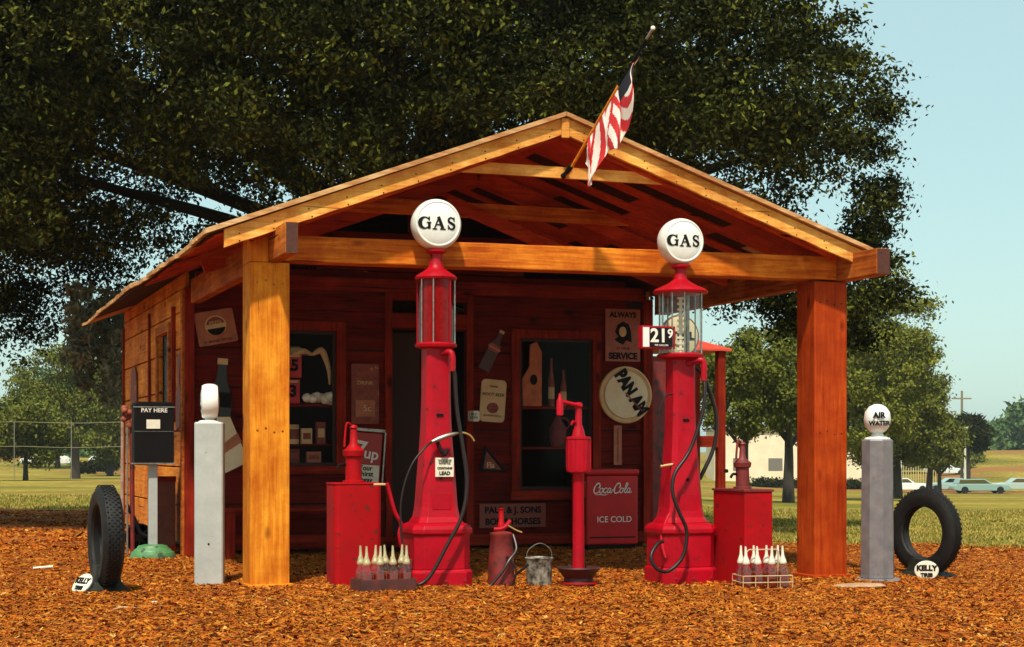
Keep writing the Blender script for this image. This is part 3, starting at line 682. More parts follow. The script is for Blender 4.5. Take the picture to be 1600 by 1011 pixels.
text('7', .25, LETW, t, face(-.07, -.0135, .09, -8), bold=.006); text('up', .17, LETW, t, face(.055, -.0135, .05, -6), bold=.003)
text('Your\nThirst\nAway', .075, INK, t, face(0, -.0165, -.17), bold=.002)
MB().box(-.14, .20, -.006, 0, .30, .33).obj('bracket', STEEL, t); MB().box(.195, .21, -.012, -.001, -.26, .30).obj('bracket', STEEL, t)
t = sheet_sign('soda_poster', 'cream round cornered poster tilted on the wall right of the doorway', 'poster', 3.56, 1.70, .30, .48, 4, CREAM, corner=.05)
text('ROOT BEER', .05, INK, t, face(0, -.0135, .07)); patch(t, ell(.0, -.08, .07, .06), RUST, 'emblem'); text('ALWAYS COLD', .03, INK, t, face(0, -.0135, -.17)); text('DRINK', .035, INK, t, face(0, -.0135, .16))
t = sheet_sign('notice_card', 'small off white card nailed beside the doorway, left of the cream poster', 'sign', 3.33, 1.525, .14, .12, 0, PAPER)
text('PAY\nHERE', .04, INK, t, face(0, -.0135, 0))
t = thing('pennant_sign', 'small dark triangular pennant on the wall below the cream poster', 'sign', (3.56, WV-.018, 1.03))
MB().prism([(-.16, -.13), (.17, -.14), (-.10, .17)], .01, lambda x, y, d: (x, -d, y)).obj('panel', INK, t)
patch(t, [(-.115, -.10), (.10, -.11), (-.08, .10)], RUST, 'inner_panel', y0=-.010); text('Fla', .085, CREAM, t, face(-.03, -.0145, -.06), bold=.002)
t = sheet_sign('long_board_sign', 'long low painted board with two lines of black lettering under the right window', 'sign', 3.80, .40, .80, .27, 0, mat('brown_red_board', (.22, .04, .02), .6), corner=.005)
text('PAUL & J. SONS', .10, INK, t, face(0, -.0135, .06), bold=.004); text('BOB & HORSES', .10, INK, t, face(0, -.0135, -.07), bold=.004)
t = sheet_sign('service_sign', 'upright tan sign reading always service above the round sign', 'sign', 5.165, 2.48, .44, .61, 0, mat('tan_sign', (.36, .10, .05), .6, var=(.26, .06, .03), vscale=9), corner=.008)
text('ALWAYS', .085, INK, t, face(0, -.0135, .235), bold=.004); text('SERVICE', .10, INK, t, face(0, -.0135, -.245), bold=.005)
patch(t, [(-.11,-.05),(-.06,-.02),(-.10,.04),(-.07,.12),(0,.16),(.07,.13),(.10,.05),(.11,-.08),(.04,-.06),(.0,-.11),(-.05,-.09)], INK, 'emblem')
patch(t, ell(-.005, .04, .045, .06), CREAM, 'emblem', y0=-.0165); text('AT YOUR', .04, INK, t, face(0, -.0135, -.155))
t = thing('round_gasoline_sign', 'round cream metal sign with diagonal black lettering on the wall above the cooler', 'sign', (5.19, WV-.02, 1.785))
MB().lathe([(0, .0), (.325, .0), (.335, .02), (.33, .045), (.31, .05), (.295, .04)], 48, M=MX).obj('rim', CREAM, t, smooth=True)
MB().lathe([(0, .056), (.27, .056), (.275, .041)], 48, (-.0, 0, 0), M=MX).obj('disc', CREAMW, t, smooth=True)
text('PAN AM', .21, INK, t, face(.06, -.058, .025, -57), bold=.014, xs=.74)
patch(t, [(-.02, .02), (.20, -.20), (.21, -.19), (-.01, .03)], RUST, 'stripe', y0=-.057)
t = sheet_sign('narrow_board', 'narrow vertical plank sign on the wall beneath the round sign', 'sign', 5.10, 1.20, .10, .46, 0, ORSIGN, corner=.004); patch(t, rect(-.006, .006, -.2, .2), RUST, 'stripe')
# leaning board at left
t = thing('leaning_board', 'pale and orange striped board leaning on the wall behind the grey pillar', 'board', (.62, 3.95, 1.22)); t.rotation_euler = (0, R(-9), 0)
MB().prism([(-.16, -.30), (.10, -.22), (-.02, .28), (-.16, .30)], .02, lambda x, y, d: (x, -d, y)).obj('panel', CREAMW, t)
patch(t, [(-.155, -.10), (.06, .0), (.03, .10), (-.155, -.0)], ORSIGN, 'stripe', y0=-.02)
# signs on the side wall
t = thing('oval_tin_sign', 'dark arched tin plate hung on the orange side wall', 'sign', (.105, 8.27, 1.93)); t.rotation_euler = (0, 0, R(-90))
MB().prism([(-.3, -.28), (.3, -.28)]+ell(0, .05, .3, .25, 0, 180), .012, lambda x, y, d: (x, -d, y)).obj('panel', RUST, t)
t = thing('scrap_metal_sign', 'narrow dark weathered sign nailed near the front corner of the side wall', 'sign', (.105, 4.50, 1.8)); t.rotation_euler = (0, 0, R(-90))
MB().prism([(-.16, -.45), (.12, -.40), (.16, -.05), (.08, .1), (.17, .42), (-.1, .33), (-.05, .05), (-.17, -.1)], .01, lambda x, y, d: (x, -d, y)).obj('panel', REDD, t)
# ------------------------------------------------------------------ goods behind the windows
MB().box(.98, 1.75, WV+.12, WV+.45, 1.62, 1.645).obj('display_shelf', w_trimx, B); MB().box(.98, 1.75, WV+.12, WV+.45, 1.19, 1.21).obj('display_shelf', w_trimx, B)
MB().box(3.89, 4.79, WV+.12, WV+.50, 1.62, 1.65).obj('display_shelf', w_trimx, B); MB().box(3.89, 4.79, WV+.12, WV+.5, 1.15, 1.18).obj('display_shelf', w_trimx, B)
for (x, z, s, lab) in ((1.12, 1.65, '93', 'red carton numbered in black on the upper shelf of the left window'), (1.14, 1.93, '25', 'red carton stacked on top of another in the left window')):
    t = thing('carton', lab, 'carton', (x, WV+.06, z)); MB().box(0, .24, 0, .12, 0, .26).obj('box', REDC, t, bevel=.004); text(s, .17, INK, t, face(.12, -.003, .13), bold=.008)
    patch(t, rect(.02, .22, .225, .25), CREAM, 'tape', y0=0)
for (x, z, w_, h_, mm_, lab) in ((1.44, 1.21, .12, .17, CREAM, 'small cream box on the lower shelf of the left window'), (1.60, 1.21, .10, .24, RUST, 'tall rusty tin on the lower shelf of the left window'), (1.52, 1.005, .16, .12, ORSIGN, 'low orange box standing on the left window sill'), (1.30, 1.005, .12, .15, REDD, 'dark red box standing on the left window sill')):
    t = thing('goods_box', lab, 'box', (x, WV+.07, z)); MB().box(-w_/2, w_/2, 0, .08, 0, h_).obj('box', mm_, t, bevel=.004); patch(t, rect(-w_*.35, w_*.35, h_*.3, h_*.7), RUST if mm_ is not RUST else CREAM, 'paper_label', y0=0)
t = thing('hanging_rag', 'crumpled pale cloth hung at the top of the cartons in the left window', 'cloth', (1.50, WV+.08, 2.02))
g = MB(); rd = random.Random(8)
g.tube([(-.22, 0, .16), (-.1, -.01, .20), (0, 0, .17), (.1, -.01, .21), (.16, 0, .10), (.19, 0, -.02), (.2, .01, -.16)], [.02, .035, .018, .04, .03, .022, .012], 9); g.obj('cloth', CREAM, t, smooth=True)
t = thing('white_rag_pile', 'crumpled heap of white rags on the upper shelf of the left window', 'rags', (1.60, WV+.10, 1.65))
rd = random.Random(2); g = MB()
for i in range(16):
    g.lathe([(0, -.05), (.04, -.035), (.055, 0), (.04, .03), (0, .045)], 10, (rd.uniform(-.17, .13), rd.uniform(-.04, .04), .03+rd.uniform(0, .07)), Matrix.Rotation(rd.uniform(0, 3), 4, 'X'))
g.obj('rags', PAPER, t, smooth=True)
t = thing('round_tin', 'dull cream tin standing on the lower shelf of the left window', 'tin', (1.28, WV+.15, 1.21)); MB().lathe([(0, 0), (.09, 0), (.09, .2), (.085, .21), (0, .21)], 20).obj('can', CREAM, t, smooth=True); MB().lathe([(.0915, .05), (.0915, .16)], 20).obj('paper_label', RUST, t)
t = thing('straw_hat', 'pale crumpled hat on top of the cartons in the left window', 'hat', (1.34, WV+.24, 2.19)); MB().lathe([(.16, 0), (.17, .012), (.09, .02), (.085, .07), (.05, .09), (0, .09)], 18).obj('hat_body', CREAM, t, smooth=True)
t = thing('display_figure', 'orange brown painted board with a dark spot standing in the right window', 'board', (4.10, WV+.10, 1.65)); MB().prism([(-.14, 0), (.09, 0), (.09, .62), (.03, .74), (-.05, .70), (-.06, .45), (-.15, .3)], .03, lambda x, y, d: (x, -d, y)).obj('panel', mat('amber_board', (.60, .15, .035), .6, var=(.35, .07, .02), vscale=9), t)
patch(t, ell(-.01, .30, .045, .06), INK, 'spot', y0=-.03)
for x, lab in ((4.32, 'tall brown glass bottle on the shelf of the right window, nearest the orange board'), (4.47, 'short brown glass bottle on the shelf of the right window, nearest the frame')):
    t = thing('glass_bottle', lab, 'bottle', (x, WV+.10, 1.65)); h = .55 if x < 4.4 else .42
    MB().lathe([(0, 0), (.035, 0), (.035, h*.55), (.014, h*.75), (.014, h), (0, h)], 14).obj('glass', RUST, t, smooth=True)
    MB().lathe([(.0365, h*.15), (.0365, h*.4)], 14).obj('paper_label', CREAM, t)
t = thing('clay_jug', 'dark brown rounded jug on the lower shelf of the right window', 'jug', (4.42, WV+.15, 1.18)); MB().lathe([(0, 0), (.07, 0), (.1, .08), (.10, .22), (.05, .3), (.03, .36), (0, .36)], 18).obj('body', REDD, t, smooth=True); MB().tube([(.1, 0, .2), (.15, 0, .26), (.1, 0, .33), (.03, 0, .33)], .012, 8).obj('handle', REDD, t, smooth=True)
# bench by the wall under the left window
t = thing('low_wooden_bench', 'low dark wooden bench against the wall under the left window', 'bench', (1.25, 3.72, 0))
for i in range(3): MB().box(-.85, .85, -.2+i*.13, -.09+i*.13, .50, .535, .003).obj('seat_slat', w_trimx, t, bevel=.003)
for x in (-.75, .75):
    for y in (-.14, .14): MB().box(x-.04, x+.04, y-.03, y+.03, 0, .499).obj('leg', w_trim, t, bevel=.003)
MB().box(-.70, .70, -.02, .02, .16, .24).obj('stretcher', w_trimx, t)

# ------------------------------------------------------------------ lettering GAS (slab serif, made of strokes)
def ribbon(m, pts, wd, f, t):
    n = len(pts); vs = []
    for i, (x, y) in enumerate(pts):
        a = pts[max(i-1, 0)]; b = pts[min(i+1, n-1)]; dx, dy = b[0]-a[0], b[1]-a[1]; q = math.hypot(dx, dy) or 1; w = wd[i]/2
        nx, ny = -dy/q*w, dx/q*w; vs += [f(x+nx, y+ny, t), f(x-nx, y-ny, t), f(x+nx, y+ny, 0), f(x-nx, y-ny, 0)]
    fs = [(0, 1, 3, 2), (4*n-4, 4*n-2, 4*n-1, 4*n-3)]
    for i in range(n-1):
        a = 4*i; fs += [(a, a+4, a+5, a+1), (a+2, a+3, a+7, a+6), (a, a+2, a+6, a+4), (a+1, a+5, a+7, a+3)]
    m.add(vs, fs)
def seg(a, b, n=5): return [(a[0]+(b[0]-a[0])*i/n, a[1]+(b[1]-a[1])*i/n) for i in range(n+1)]
def gas_letters(f, h):
    m = MB(); T = .003
    def rb(p, w): ribbon(m, [(x*h, y*h) for x, y in p], [q*h for q in w], f, T)
    gx, ax_, sx = -1.03, 0.0, .93
    p = [(gx+.36*math.cos(R(a)), .40*math.sin(R(a))) for a in range(38, 331, 12)]
    rb(p, [.10+.20*max(0, -math.cos(R(a)))**1.2 for a in range(38, 331, 12)])
    rb(seg((gx+.31, -.44), (gx+.31, .02)), [.20]*6); rb(seg((gx+.12, .02), (gx+.46, .02)), [.09]*6); rb(seg((gx+.31, .16), (gx+.31, .46)), [.10]*6)
    rb(seg((ax_-.33, -.40), (ax_+.0, .46)), [.10]*6); rb(seg((ax_+.29, -.40), (ax_-.04, .46)), [.23]*6); rb(seg((ax_-.2, -.12), (ax_+.2, -.12)), [.09]*6)
    rb(seg((ax_-.48, -.44), (ax_-.14, -.44)), [.09]*6); rb(seg((ax_+.08, -.44), (ax_+.50, -.44)), [.09]*6)
    p = [(sx+.20*math.cos(R(a)), .22+.20*math.sin(R(a))) for a in range(20, 230, 15)]+[(sx, .03), (sx+.10, -.04)]+[(sx+.03+.21*math.cos(R(a)), -.20+.22*math.sin(R(a))) for a in range(30, -170, -15)]
    w = [.10+.10*max(0, 1-abs(i-len(p)*.5)/(len(p)*.42)) for i in range(len(p))]; rb(p, w)
    rb(seg((sx+.23, .14), (sx+.23, .45)), [.08]*6); rb(seg((sx-.22, -.44), (sx-.22, -.12)), [.08]*6)
    return m
def globe_face(r): return .105-.028*(r/.19)**2
def globe(parent, R0, z, yaw=0, letters='GAS'):
    """flat sided milk glass globe: thick ring with a slightly domed lens either side, facing -Y"""
    k = R0/.217; M = Matrix.Translation((0, 0, z)) @ Matrix.Rotation(R(yaw), 4, 'Z') @ MX
    half = [(.0, .112), (.06, .1105), (.12, .104), (.165, .094), (.177, .088), (.183, .094), (.192, .092), (.205, .070), (.214, .040), (.217, 0)]
    pr = [(a*k, b*k) for a, b in half]+[(a*k, -b*k) for a, b in reversed(half[:-1])]
    g = MB().lathe(pr, 48).obj('globe', WHITE, parent, smooth=True, M=M)
    def f(x, y, d):
        r = math.hypot(x, y)/k; zz = (.1125-.62*(r**2))*k if r < .17 else .095*k
        return (x, y, zz+d+.001)
    if letters == 'GAS': gas_letters(f, .116*k).obj('lettering', INK, g)
    return g
# ------------------------------------------------------------------ gas pumps
def octo(prof, cham=.29):
    """square section with cut corners; prof: (half width, z)"""
    m = MB(); n = 8; vs = []; fs = []
    for h, z in prof:
        c = h*cham
        vs += [(-h+c, -h, z), (h-c, -h, z), (h, -h+c, z), (h, h-c, z), (h-c, h, z), (-h+c, h, z), (-h, h-c, z), (-h, -h+c, z)]
    for i in range(len(prof)-1):
        for k in range(n): a = i*n+k; b = i*n+(k+1) % n; fs.append((a, b, b+n, a+n))
    fs += [tuple(range(n))[::-1], tuple((len(prof)-1)*n+k for k in range(n))]
    return m.add(vs, fs)
def gas_pump(label, loc, kind):
    t = thing('gas_pump', label, 'gas pump', loc, 0, 'tall red visible gas pumps at the porch front')
    W_ = .262 if kind == 1 else .265; T = 2.02 if kind == 1 else 2.00
    MB and octo([(W_, -.06), (W_, .135), (W_*.985, .15), (W_*.93, .165)]).obj('base', RED, t, bevel=.006)
    for x in (-.17, 0, .17): MB().lathe([(0, .008), (.010, .006), (.011, 0)], 8, (x, -W_, .07), MX).obj('bolt', REDD, t)
    octo([(W_*.93, .166), (W_*.93, .45), (W_*1.0, .465), (W_*1.0, .50), (W_*.93, .53), (W_*.76, .55)]).obj('lower_cabinet', RED, t, bevel=.005)
    k = 1 if kind == 1 else 1.02
    c = octo([(.20*k, .551), (.172*k, .60), (.158*k, .68), (.150*k, .80), (.137*k, 1.0), (.122*k, 1.2), (.112*k, 1.4), (.107*k, 1.6), (.106*k, T)]).obj('column', RED, t, bevel=.004)
    MB().box(-.085, .085, -.166, -.160, .66, .80).obj('service_panel', RED, c, bevel=.004)
    MB().lathe([(0, .012), (.012, .012), (.016, 0)], 12, (.0, -.148, .93), MX).obj('lock', BLACK, c)
    MB().box(-.03, .03, -.12, -.105, 1.44, 1.465).obj('slot', BLACK, c)
    if kind == 1:
        R_, h, mR = .155, .53, mat('red_tinted_cylinder', (.34, .008, .012), .4, spec=.3, var=(.12, .006, .01), vscale=26, vstr=.7, coat=.1, bump=.2, bscale=40)
    else: R_, h = .185, .53
    MB().lathe([(0, T-.02), (R_*.7, T-.015), (R_+.02, T+.008), (R_+.025, T+.03), (R_, T+.045)], 40).obj('cylinder_base', RED, t, smooth=True)
    z0 = T+.046; z1 = z0+h
    if kind == 1:
        cy = MB().lathe([(R_-.02, z0), (R_-.02, z1)], 40).obj('fuel_column', mR, t, smooth=True)
        MB().lathe([(R_, z0), (R_, z1)], 48).obj('glass_cylinder', GLASSR, t, smooth=True)
        for a in (205, 245, 300, 335, 30, 90, 150):
            MB().tube([((R_+.006)*math.cos(R(a)), (R_+.006)*math.sin(R(a)), z0-.005), ((R_+.006)*math.cos(R(a)), (R_+.006)*math.sin(R(a)), z1+.005)], .006, 8, False).obj('tie_rod', STEEL if a in (245, 335, 205) else RED, t, smooth=True)
    else:
        MB().lathe([(R_, z0), (R_, z1)], 48).obj('glass_cylinder', GLASSP, t, smooth=True)
        for a in (190, 222, 255, 318, 345, 20, 60, 100, 140):
            MB().tube([((R_+.006)*math.cos(R(a)), (R_+.006)*math.sin(R(a)), z0-.005), ((R_+.006)*math.cos(R(a)), (R_+.006)*math.sin(R(a)), z1+.005)], .007, 8, False).obj('tie_rod', STEEL, t, smooth=True)
        g = MB(); g.box(-.012, .012, -.006, .006, z0, z1-.03)
        for i in range(10): g.box(-.035, .035, -.010, -.0065, z0+.03+i*.05, z0+.05+i*.05)
        g.obj('gallon_markers', PAPER, t)
        MB().tube([(.10, .06, z0), (.10, .06, z1)], .018, 10, False).obj('overflow_pipe', STEEL, t, smooth=True)
    RB = R_+.02 if kind == 1 else R_+.055
    MB().lathe([(R_*.9, z1-.004), (RB, z1+.002), (RB+.006, z1+.018), (RB*.92, z1+.040), (RB*.62, z1+.072), (RB*.40, z1+.10), (.062, z1+.125), (.056, z1+.15), (.050, z1+.19), (.052, z1+.215), (.088, z1+.235), (.09, z1+.25), (.06, z1+.262)], 40).obj('top_cap', RED, t, smooth=True)
    gR = .215 if kind == 1 else .207
    globe(t, gR, z1+.262+gR*.96, -4 if kind == 1 else -2)
    bk = z1
    if kind == 1:
        MB().tube([(.02, -.10, T-.05), (.07, -.17, T-.04), (.085, -.19, T-.09), (.085, -.19, T-.2)], .026, 12).obj('hose_outlet', RED, t, smooth=True)
        MB().tube([(.085, -.19, T-.19), (.055, -.27, 1.931), (.087, -.27, 1.708), (.114, -.27, 1.389), (.159, -.29, 1.123), (.185, -.31, .857), (.12, -.34, .618), (-.01, -.35, .381), (-.16, -.36, .13), (-.27, -.35, .055), (-.345, -.33, .14), (-.39, -.3, .45), (-.40, -.28, .757), (-.31, -.26, 1.019), (-.17, -.23, 1.176), (-.085, -.19, 1.235)][0:1]+[(.10, -.2, 1.80), (.114, -.22, 1.5), (.15, -.26, 1.2), (.175, -.30, .9), (.12, -.34, .618), (-.01, -.35, .381), (-.16, -.36, .13), (-.27, -.35, .055), (-.345, -.33, .14)], .0165, 10).obj('hose', HOSE, t, smooth=True)
        MB().tube([(-.345, -.33, .14), (-.39, -.3, .45), (-.385, -.28, .757), (-.30, -.26, 1.019), (-.17, -.23, 1.176), (-.085, -.19, 1.235)], .009, 10).obj('hose', HOSE, t, smooth=True)
        nz = MB(); nz.tube([(-.10, -.19, 1.225), (-.04, -.19, 1.25), (.04, -.2, 1.28), (.12, -.2, 1.30)], [.013, .022, .02, .012], 10)
        nz.obj('nozzle', STEEL, t, smooth=True, label='dark metal nozzle'); MB().tube([(.12, -.2, 1.30), (.18, -.2, 1.305), (.24, -.2, 1.28), (.275, -.2, 1.235)], .008, 8).obj('spout', BRASS, t, smooth=True)
        MB().tube([(-.03, -.14, 1.24), (-.03, -.17, 1.2), (.01, -.19, 1.12), (.05, -.17, 1.16)], .016, 8).obj('nozzle_hook', BLACK, t, smooth=True)
        s = MB().box(-.055, .105, -.166, -.152, .935, 1.095).obj('lead_notice', PAPER, t, bevel=.002)
        text('THIS GASOLINE\nIS FOR USE AS\nMOTOR FUEL', .017, INK, s, face(.025, -.1675, 1.06)); text('CONTAINS', .026, INK, s, face(.025, -.1675, 1.007), bold=.0008); text('LEAD', .040, INK, s, face(.025, -.1675, .965), bold=.0015)
        lv = MB(); lv.tube([(-.46, -.1, .872), (-.45, -.1, .862), (-.39, -.1, .65), (-.335, -.1, .545), (-.35, -.1, .45), (-.31, -.1, .29), (-.262, -.1, .21)], .017, 10)
        lv.obj('pump_lever', RED, t, smooth=True); MB().tube([(-.57, -.1, .874), (-.46, -.1, .874)], .010, 8).obj('lever_grip', CREAM, t, smooth=True)
        MB().box(-.30, -.245, -.14, -.06, .17, .25).obj('lever_socket', REDD, t, bevel=.006)
    else:
        MB().tube([(.02, -.10, T-.05), (.10, -.17, T-.02), (.135, -.19, T-.05), (.135, -.19, T-.2)], .028, 12).obj('hose_outlet', RED, t, smooth=True)
        MB().tube([(.135, -.19, T-.19), (.13, -.22, 1.714), (.085, -.25, 1.489), (-.045, -.27, 1.18), (-.20, -.30, .985), (-.235, -.33, .818), (-.185, -.36, .65), (-.12, -.37, .482), (-.165, -.38, .27), (-.30, -.38, .151), (-.41, -.37, .176), (-.445, -.34, .276), (-.37, -.30, .375), (-.30, -.27, .40)], .0165, 10).obj('hose', HOSE, t, smooth=True)
        MB().tube([(.14, .0, 1.93), (.24, .02, 1.85), (.32, .03, 1.67), (.375, .03, 1.468), (.34, .02, 1.209), (.19, 0, .93)], .018, 10).obj('hose', HOSE, t, smooth=True)
        MB().tube([(-.12, -.1, 1.68), (-.2, -.1, 1.66), (-.255, -.1, 1.5), (-.26, -.1, 1.2), (-.22, -.1, 1.06)], .008, 8).obj('hose', HOSE, t, smooth=True)
        lv = MB(); lv.tube([(-.115, -.1, 1.07), (-.105, -.1, 1.01), (-.115, -.1, .727), (-.20, -.12, .559), (-.25, -.14, .418), (-.24, -.2, .248)], .018, 10)
        lv.obj('pump_lever', RED, t, smooth=True); MB().tube([(-.24, -.1, 1.048), (-.115, -.1, 1.066)], .011, 8).obj('lever_grip', CREAM, t, smooth=True)
        b = MB().box(-.435, -.112, -.13, -.05, 2.075, 2.275).obj('price_box', RED, t, bevel=.004)
        MB().box(-.425, -.365, -.1345, -.1305, 2.09, 2.26).obj('white_plate', WHITE, b); MB().box(-.36, -.135, -.1345, -.1305, 2.09, 2.26).obj('black_plate', INK, b)
        text('21', .165, LETW, b, face(-.275, -.1375, 2.185), bold=.004); text('9', .11, LETW, b, face(-.165, -.1375, 2.205), bold=.002); text('PER GALLON', .022, LETW, b, face(-.25, -.1375, 2.105))
    return t
gas_pump('tall red gas pump with a red filled cylinder and a white lead notice', (1.55, -.15, -.02), 1)
gas_pump('tall red gas pump with a clear glass cylinder and black and white price box', (3.79, -.25, -.05), 2)

# ------------------------------------------------------------------ oil tanks with hand pumps
def hand_pump(t, z, m, s=1.0):
    MB().lathe([(.075*s, z), (.075*s, z+.015), (.055*s, z+.02), (.055*s, z+.17*s), (.07*s, z+.18*s), (.075*s, z+.215*s), (.05*s, z+.235*s), (.028*s, z+.26*s), (.022*s, z+.36*s), (.03*s, z+.37*s), (.018*s, z+.39*s), (0, z+.39*s)], 24).obj('hand_pump', m, t, smooth=True)
    MB().tube([(0, 0, z+.37*s), (-.05*s, -.02, z+.40*s), (-.065*s, -.02, z+.30*s), (-.068*s, -.02, z+.24*s)], .010, 8).obj('crank', m, t, smooth=True)
    MB().tube([(-.05*s, 0, z+.12*s), (-.10*s, -.02, z+.12*s), (-.12*s, -.02, z+.09*s)], .012, 8).obj('outlet_pipe', BLACK, t, smooth=True)
def rbox(hx_, hy_, z0, z1, r, dome=.0):
    pl = []
    for cx, cy, a0 in ((hx_-r, hy_-r, 0), (-hx_+r, hy_-r, 90), (-hx_+r, -hy_+r, 180), (hx_-r, -hy_+r, 270)):
        for k in range(7): a = R(a0+k*15); pl.append((cx+r*math.cos(a), cy+r*math.sin(a)))
    return MB().prism(pl, z1-z0, lambda x, y, d: (x, y, z0+d))
t = thing('oil_tank', 'red round cornered oil tank with a small hand pump beside the left gas pump', 'oil tank', (.90, .10, -.01))
rbox(.205, .16, -.04, .86, .05).obj('tank_body', RED2, t, smooth=True, bevel=.008); rbox(.21, .165, .861, .875, .05).obj('lid', RED2, t, bevel=.003); hand_pump(t, .876, RED2, 1.25)
t = thing('oil_cabinet', 'square edged dark red oil cabinet with a dark hand pump behind the right pump', 'oil tank', (4.21, -.62, -.06))
MB().box(-.135, .135, -.29, .29, -.03, .84).obj('cabinet_body', REDD if False else RED2, t, bevel=.006); MB().box(-.145, .145, -.30, .30, .841, .862).obj('lid', REDD, t, bevel=.003)
hand_pump(t, .863, REDD, 1.05)
MB().lathe([(0, 0), (.02, .005), (.02, .03), (0, .035)], 12, (-.16, 0, 1.0)).obj('crank_knob', BLACK, t, smooth=True)
# dispenser on a stand with a crank on top
t = thing('crank_oil_dispenser', 'red crank topped oil dispenser on a thin pole over a round black basin', 'oil dispenser', (2.80, -.28, -.035))
MB().lathe([(.14, -.03), (.155, .0), (.16, .02), (.13, .035), (.125, .07), (.185, .15), (.195, .155), (.185, .165), (.17, .155), (.04, .12), (0, .12)], 36).obj('drip_basin', mat('black_cast_iron', (.02, .008, .008), .5, var=(.06, .01, .01), vscale=9), t, smooth=True)
MB().lathe([(.162, .018), (.168, .026), (.165, .034), (.13, .0365)], 36).obj('basin_rim', RED2, t, smooth=True)
MB().lathe([(.06, .12), (.055, .15), (.052, .18), (.048, .97), (.05, .98)], 20).obj('pole', RED, t, smooth=True)
m = MB(); m.lathe([(0, .975), (.098, .985), (.1, 1.0), (.1, 1.265), (.106, 1.27), (.106, 1.29), (.06, 1.295), (.05, 1.34), (.030, 1.40), (.028, 1.55), (.036, 1.56), (.03, 1.585), (0, 1.59)], 28); m.obj('oil_cylinder', RED, t, smooth=True)
m = MB()
for i in range(8): a = 2*math.pi*i/8+.2; m.box(.1*math.cos(a)-.008, .1*math.cos(a)+.008, .1*math.sin(a)-.008, .1*math.sin(a)+.008, 1.0, 1.265)
m.obj('rib', RED, t)
MB().tube([(.02, -.02, 1.55), (-.06, -.03, 1.57), (-.16, -.03, 1.59)], .017, 10).obj('crank_arm', RED, t, smooth=True)
MB().lathe([(0, 1.47), (.03, 1.475), (.03, 1.60), (.018, 1.62), (.012, 1.66), (0, 1.665)], 14, (-.185, -.03, 0)).obj('crank_grip', RED, t, smooth=True)
MB().tube([(-.02, 0, 1.40), (-.06, -.02, 1.42), (-.075, -.02, 1.39)], .012, 8).obj('outlet', RED, t, smooth=True)
# small grease tank
t = thing('grease_dispenser', 'small dark red tapered grease dispenser with a black hose', 'grease dispenser', (2.09, -.28, -.03))
MB().lathe([(.115, -.03), (.12, .0), (.115, .06), (.105, .3), (.092, .43), (.098, .44), (.098, .465), (.05, .48), (0, .485)], 28).obj('tank', REDD, t, smooth=True)
m = MB(); m.lathe([(.03, .48), (.03, .55), (.022, .56), (.022, .665), (.03, .67), (0, .68)], 14); m.obj('pump_stem', RED2, t, smooth=True)
MB().tube([(-.07, -.01, .50), (-.02, -.02, .50), (.03, -.02, .52), (.075, -.02, .57)], .018, 8).obj('pump_handle', RED, t, smooth=True)
MB().tube([(.05, -.03, .53), (.12, -.04, .49), (.17, -.05, .47)], .007, 8).obj('spout', BRASS, t, smooth=True)
MB().tube([(.10, -.02, .45), (.10, -.10, .33), (.02, -.14, .24), (-.05, -.15, .14), (-.14, -.14, .04), (-.20, -.14, .0)], .012, 8).obj('hose', HOSE, t, smooth=True)
MB().tube([(.05, -.13, .02), (.08, -.15, .15), (.03, -.13, .25), (-.0, -.125, .27)], .010, 8).obj('hose', HOSE, t, smooth=True)
MB().tube([(.10, -.1, .12), (.16, -.12, .17), (.2, -.12, .20)], .012, 8).obj('hose_nozzle', BLACK, t, smooth=True)
t = thing('metal_bucket', 'battered dull steel bucket with a wire bail beside the grease dispenser', 'bucket', (2.45, -.24, -.035))
MB().lathe([(0, -.02), (.105, -.02), (.108, .0), (.112, .20), (.12, .24), (.126, .25), (.12, .255), (.113, .24), (.10, .02), (0, .01)], 32).obj('bucket_body', mat('battered_steel', (.40, .37, .30), .45, .35, var=(.03, .025, .02), vscale=14, vstr=.35, detail=3), t, smooth=True)
MB().tube([(-.118, 0, .23), (-.10, -.01, .32), (0, -.02, .375), (.10, -.01, .32), (.118, 0, .23)], .004, 6).obj('bail', STEEL, t, smooth=True)
MB().lathe([(0, .15), (.1, .15)], 24).obj('contents', BLACK, t)
# ------------------------------------------------------------------ oil bottle racks
BG = glass('bottle_glass', (.95, .85, .75), .07)
OIL = mat('dark_motor_oil', (.20, .022, .008), .3, spec=.3)
SPG = mat('brassy_spout', (.72, .62, .36), .3, .5, var=(.40, .30, .14), vscale=30)
SP = mat('pale_metal_spout', (.80, .76, .62), .35, .1, var=(.55, .50, .38), vscale=30)
def oil_bottle(label, group, loc):
    t = thing('oil_bottle', label, 'bottle', loc, 0, group)
    MB().lathe([(0, 0), (.042, 0), (.044, .01), (.043, .125), (.0, .126)], 18).obj('oil', OIL, t, smooth=True)
    MB().lathe([(0, -.001), (.046, 0), (.046, .135), (.040, .155), (.024, .185), (.022, .20)], 18).obj('glass', BG, t, smooth=True)
    MB().lathe([(.030, .195), (.034, .205), (.028, .225), (.013, .27), (.008, .345), (0, .346)], 14).obj('spout', SPG if 'crate' in label else SP, t, smooth=True)
    return t
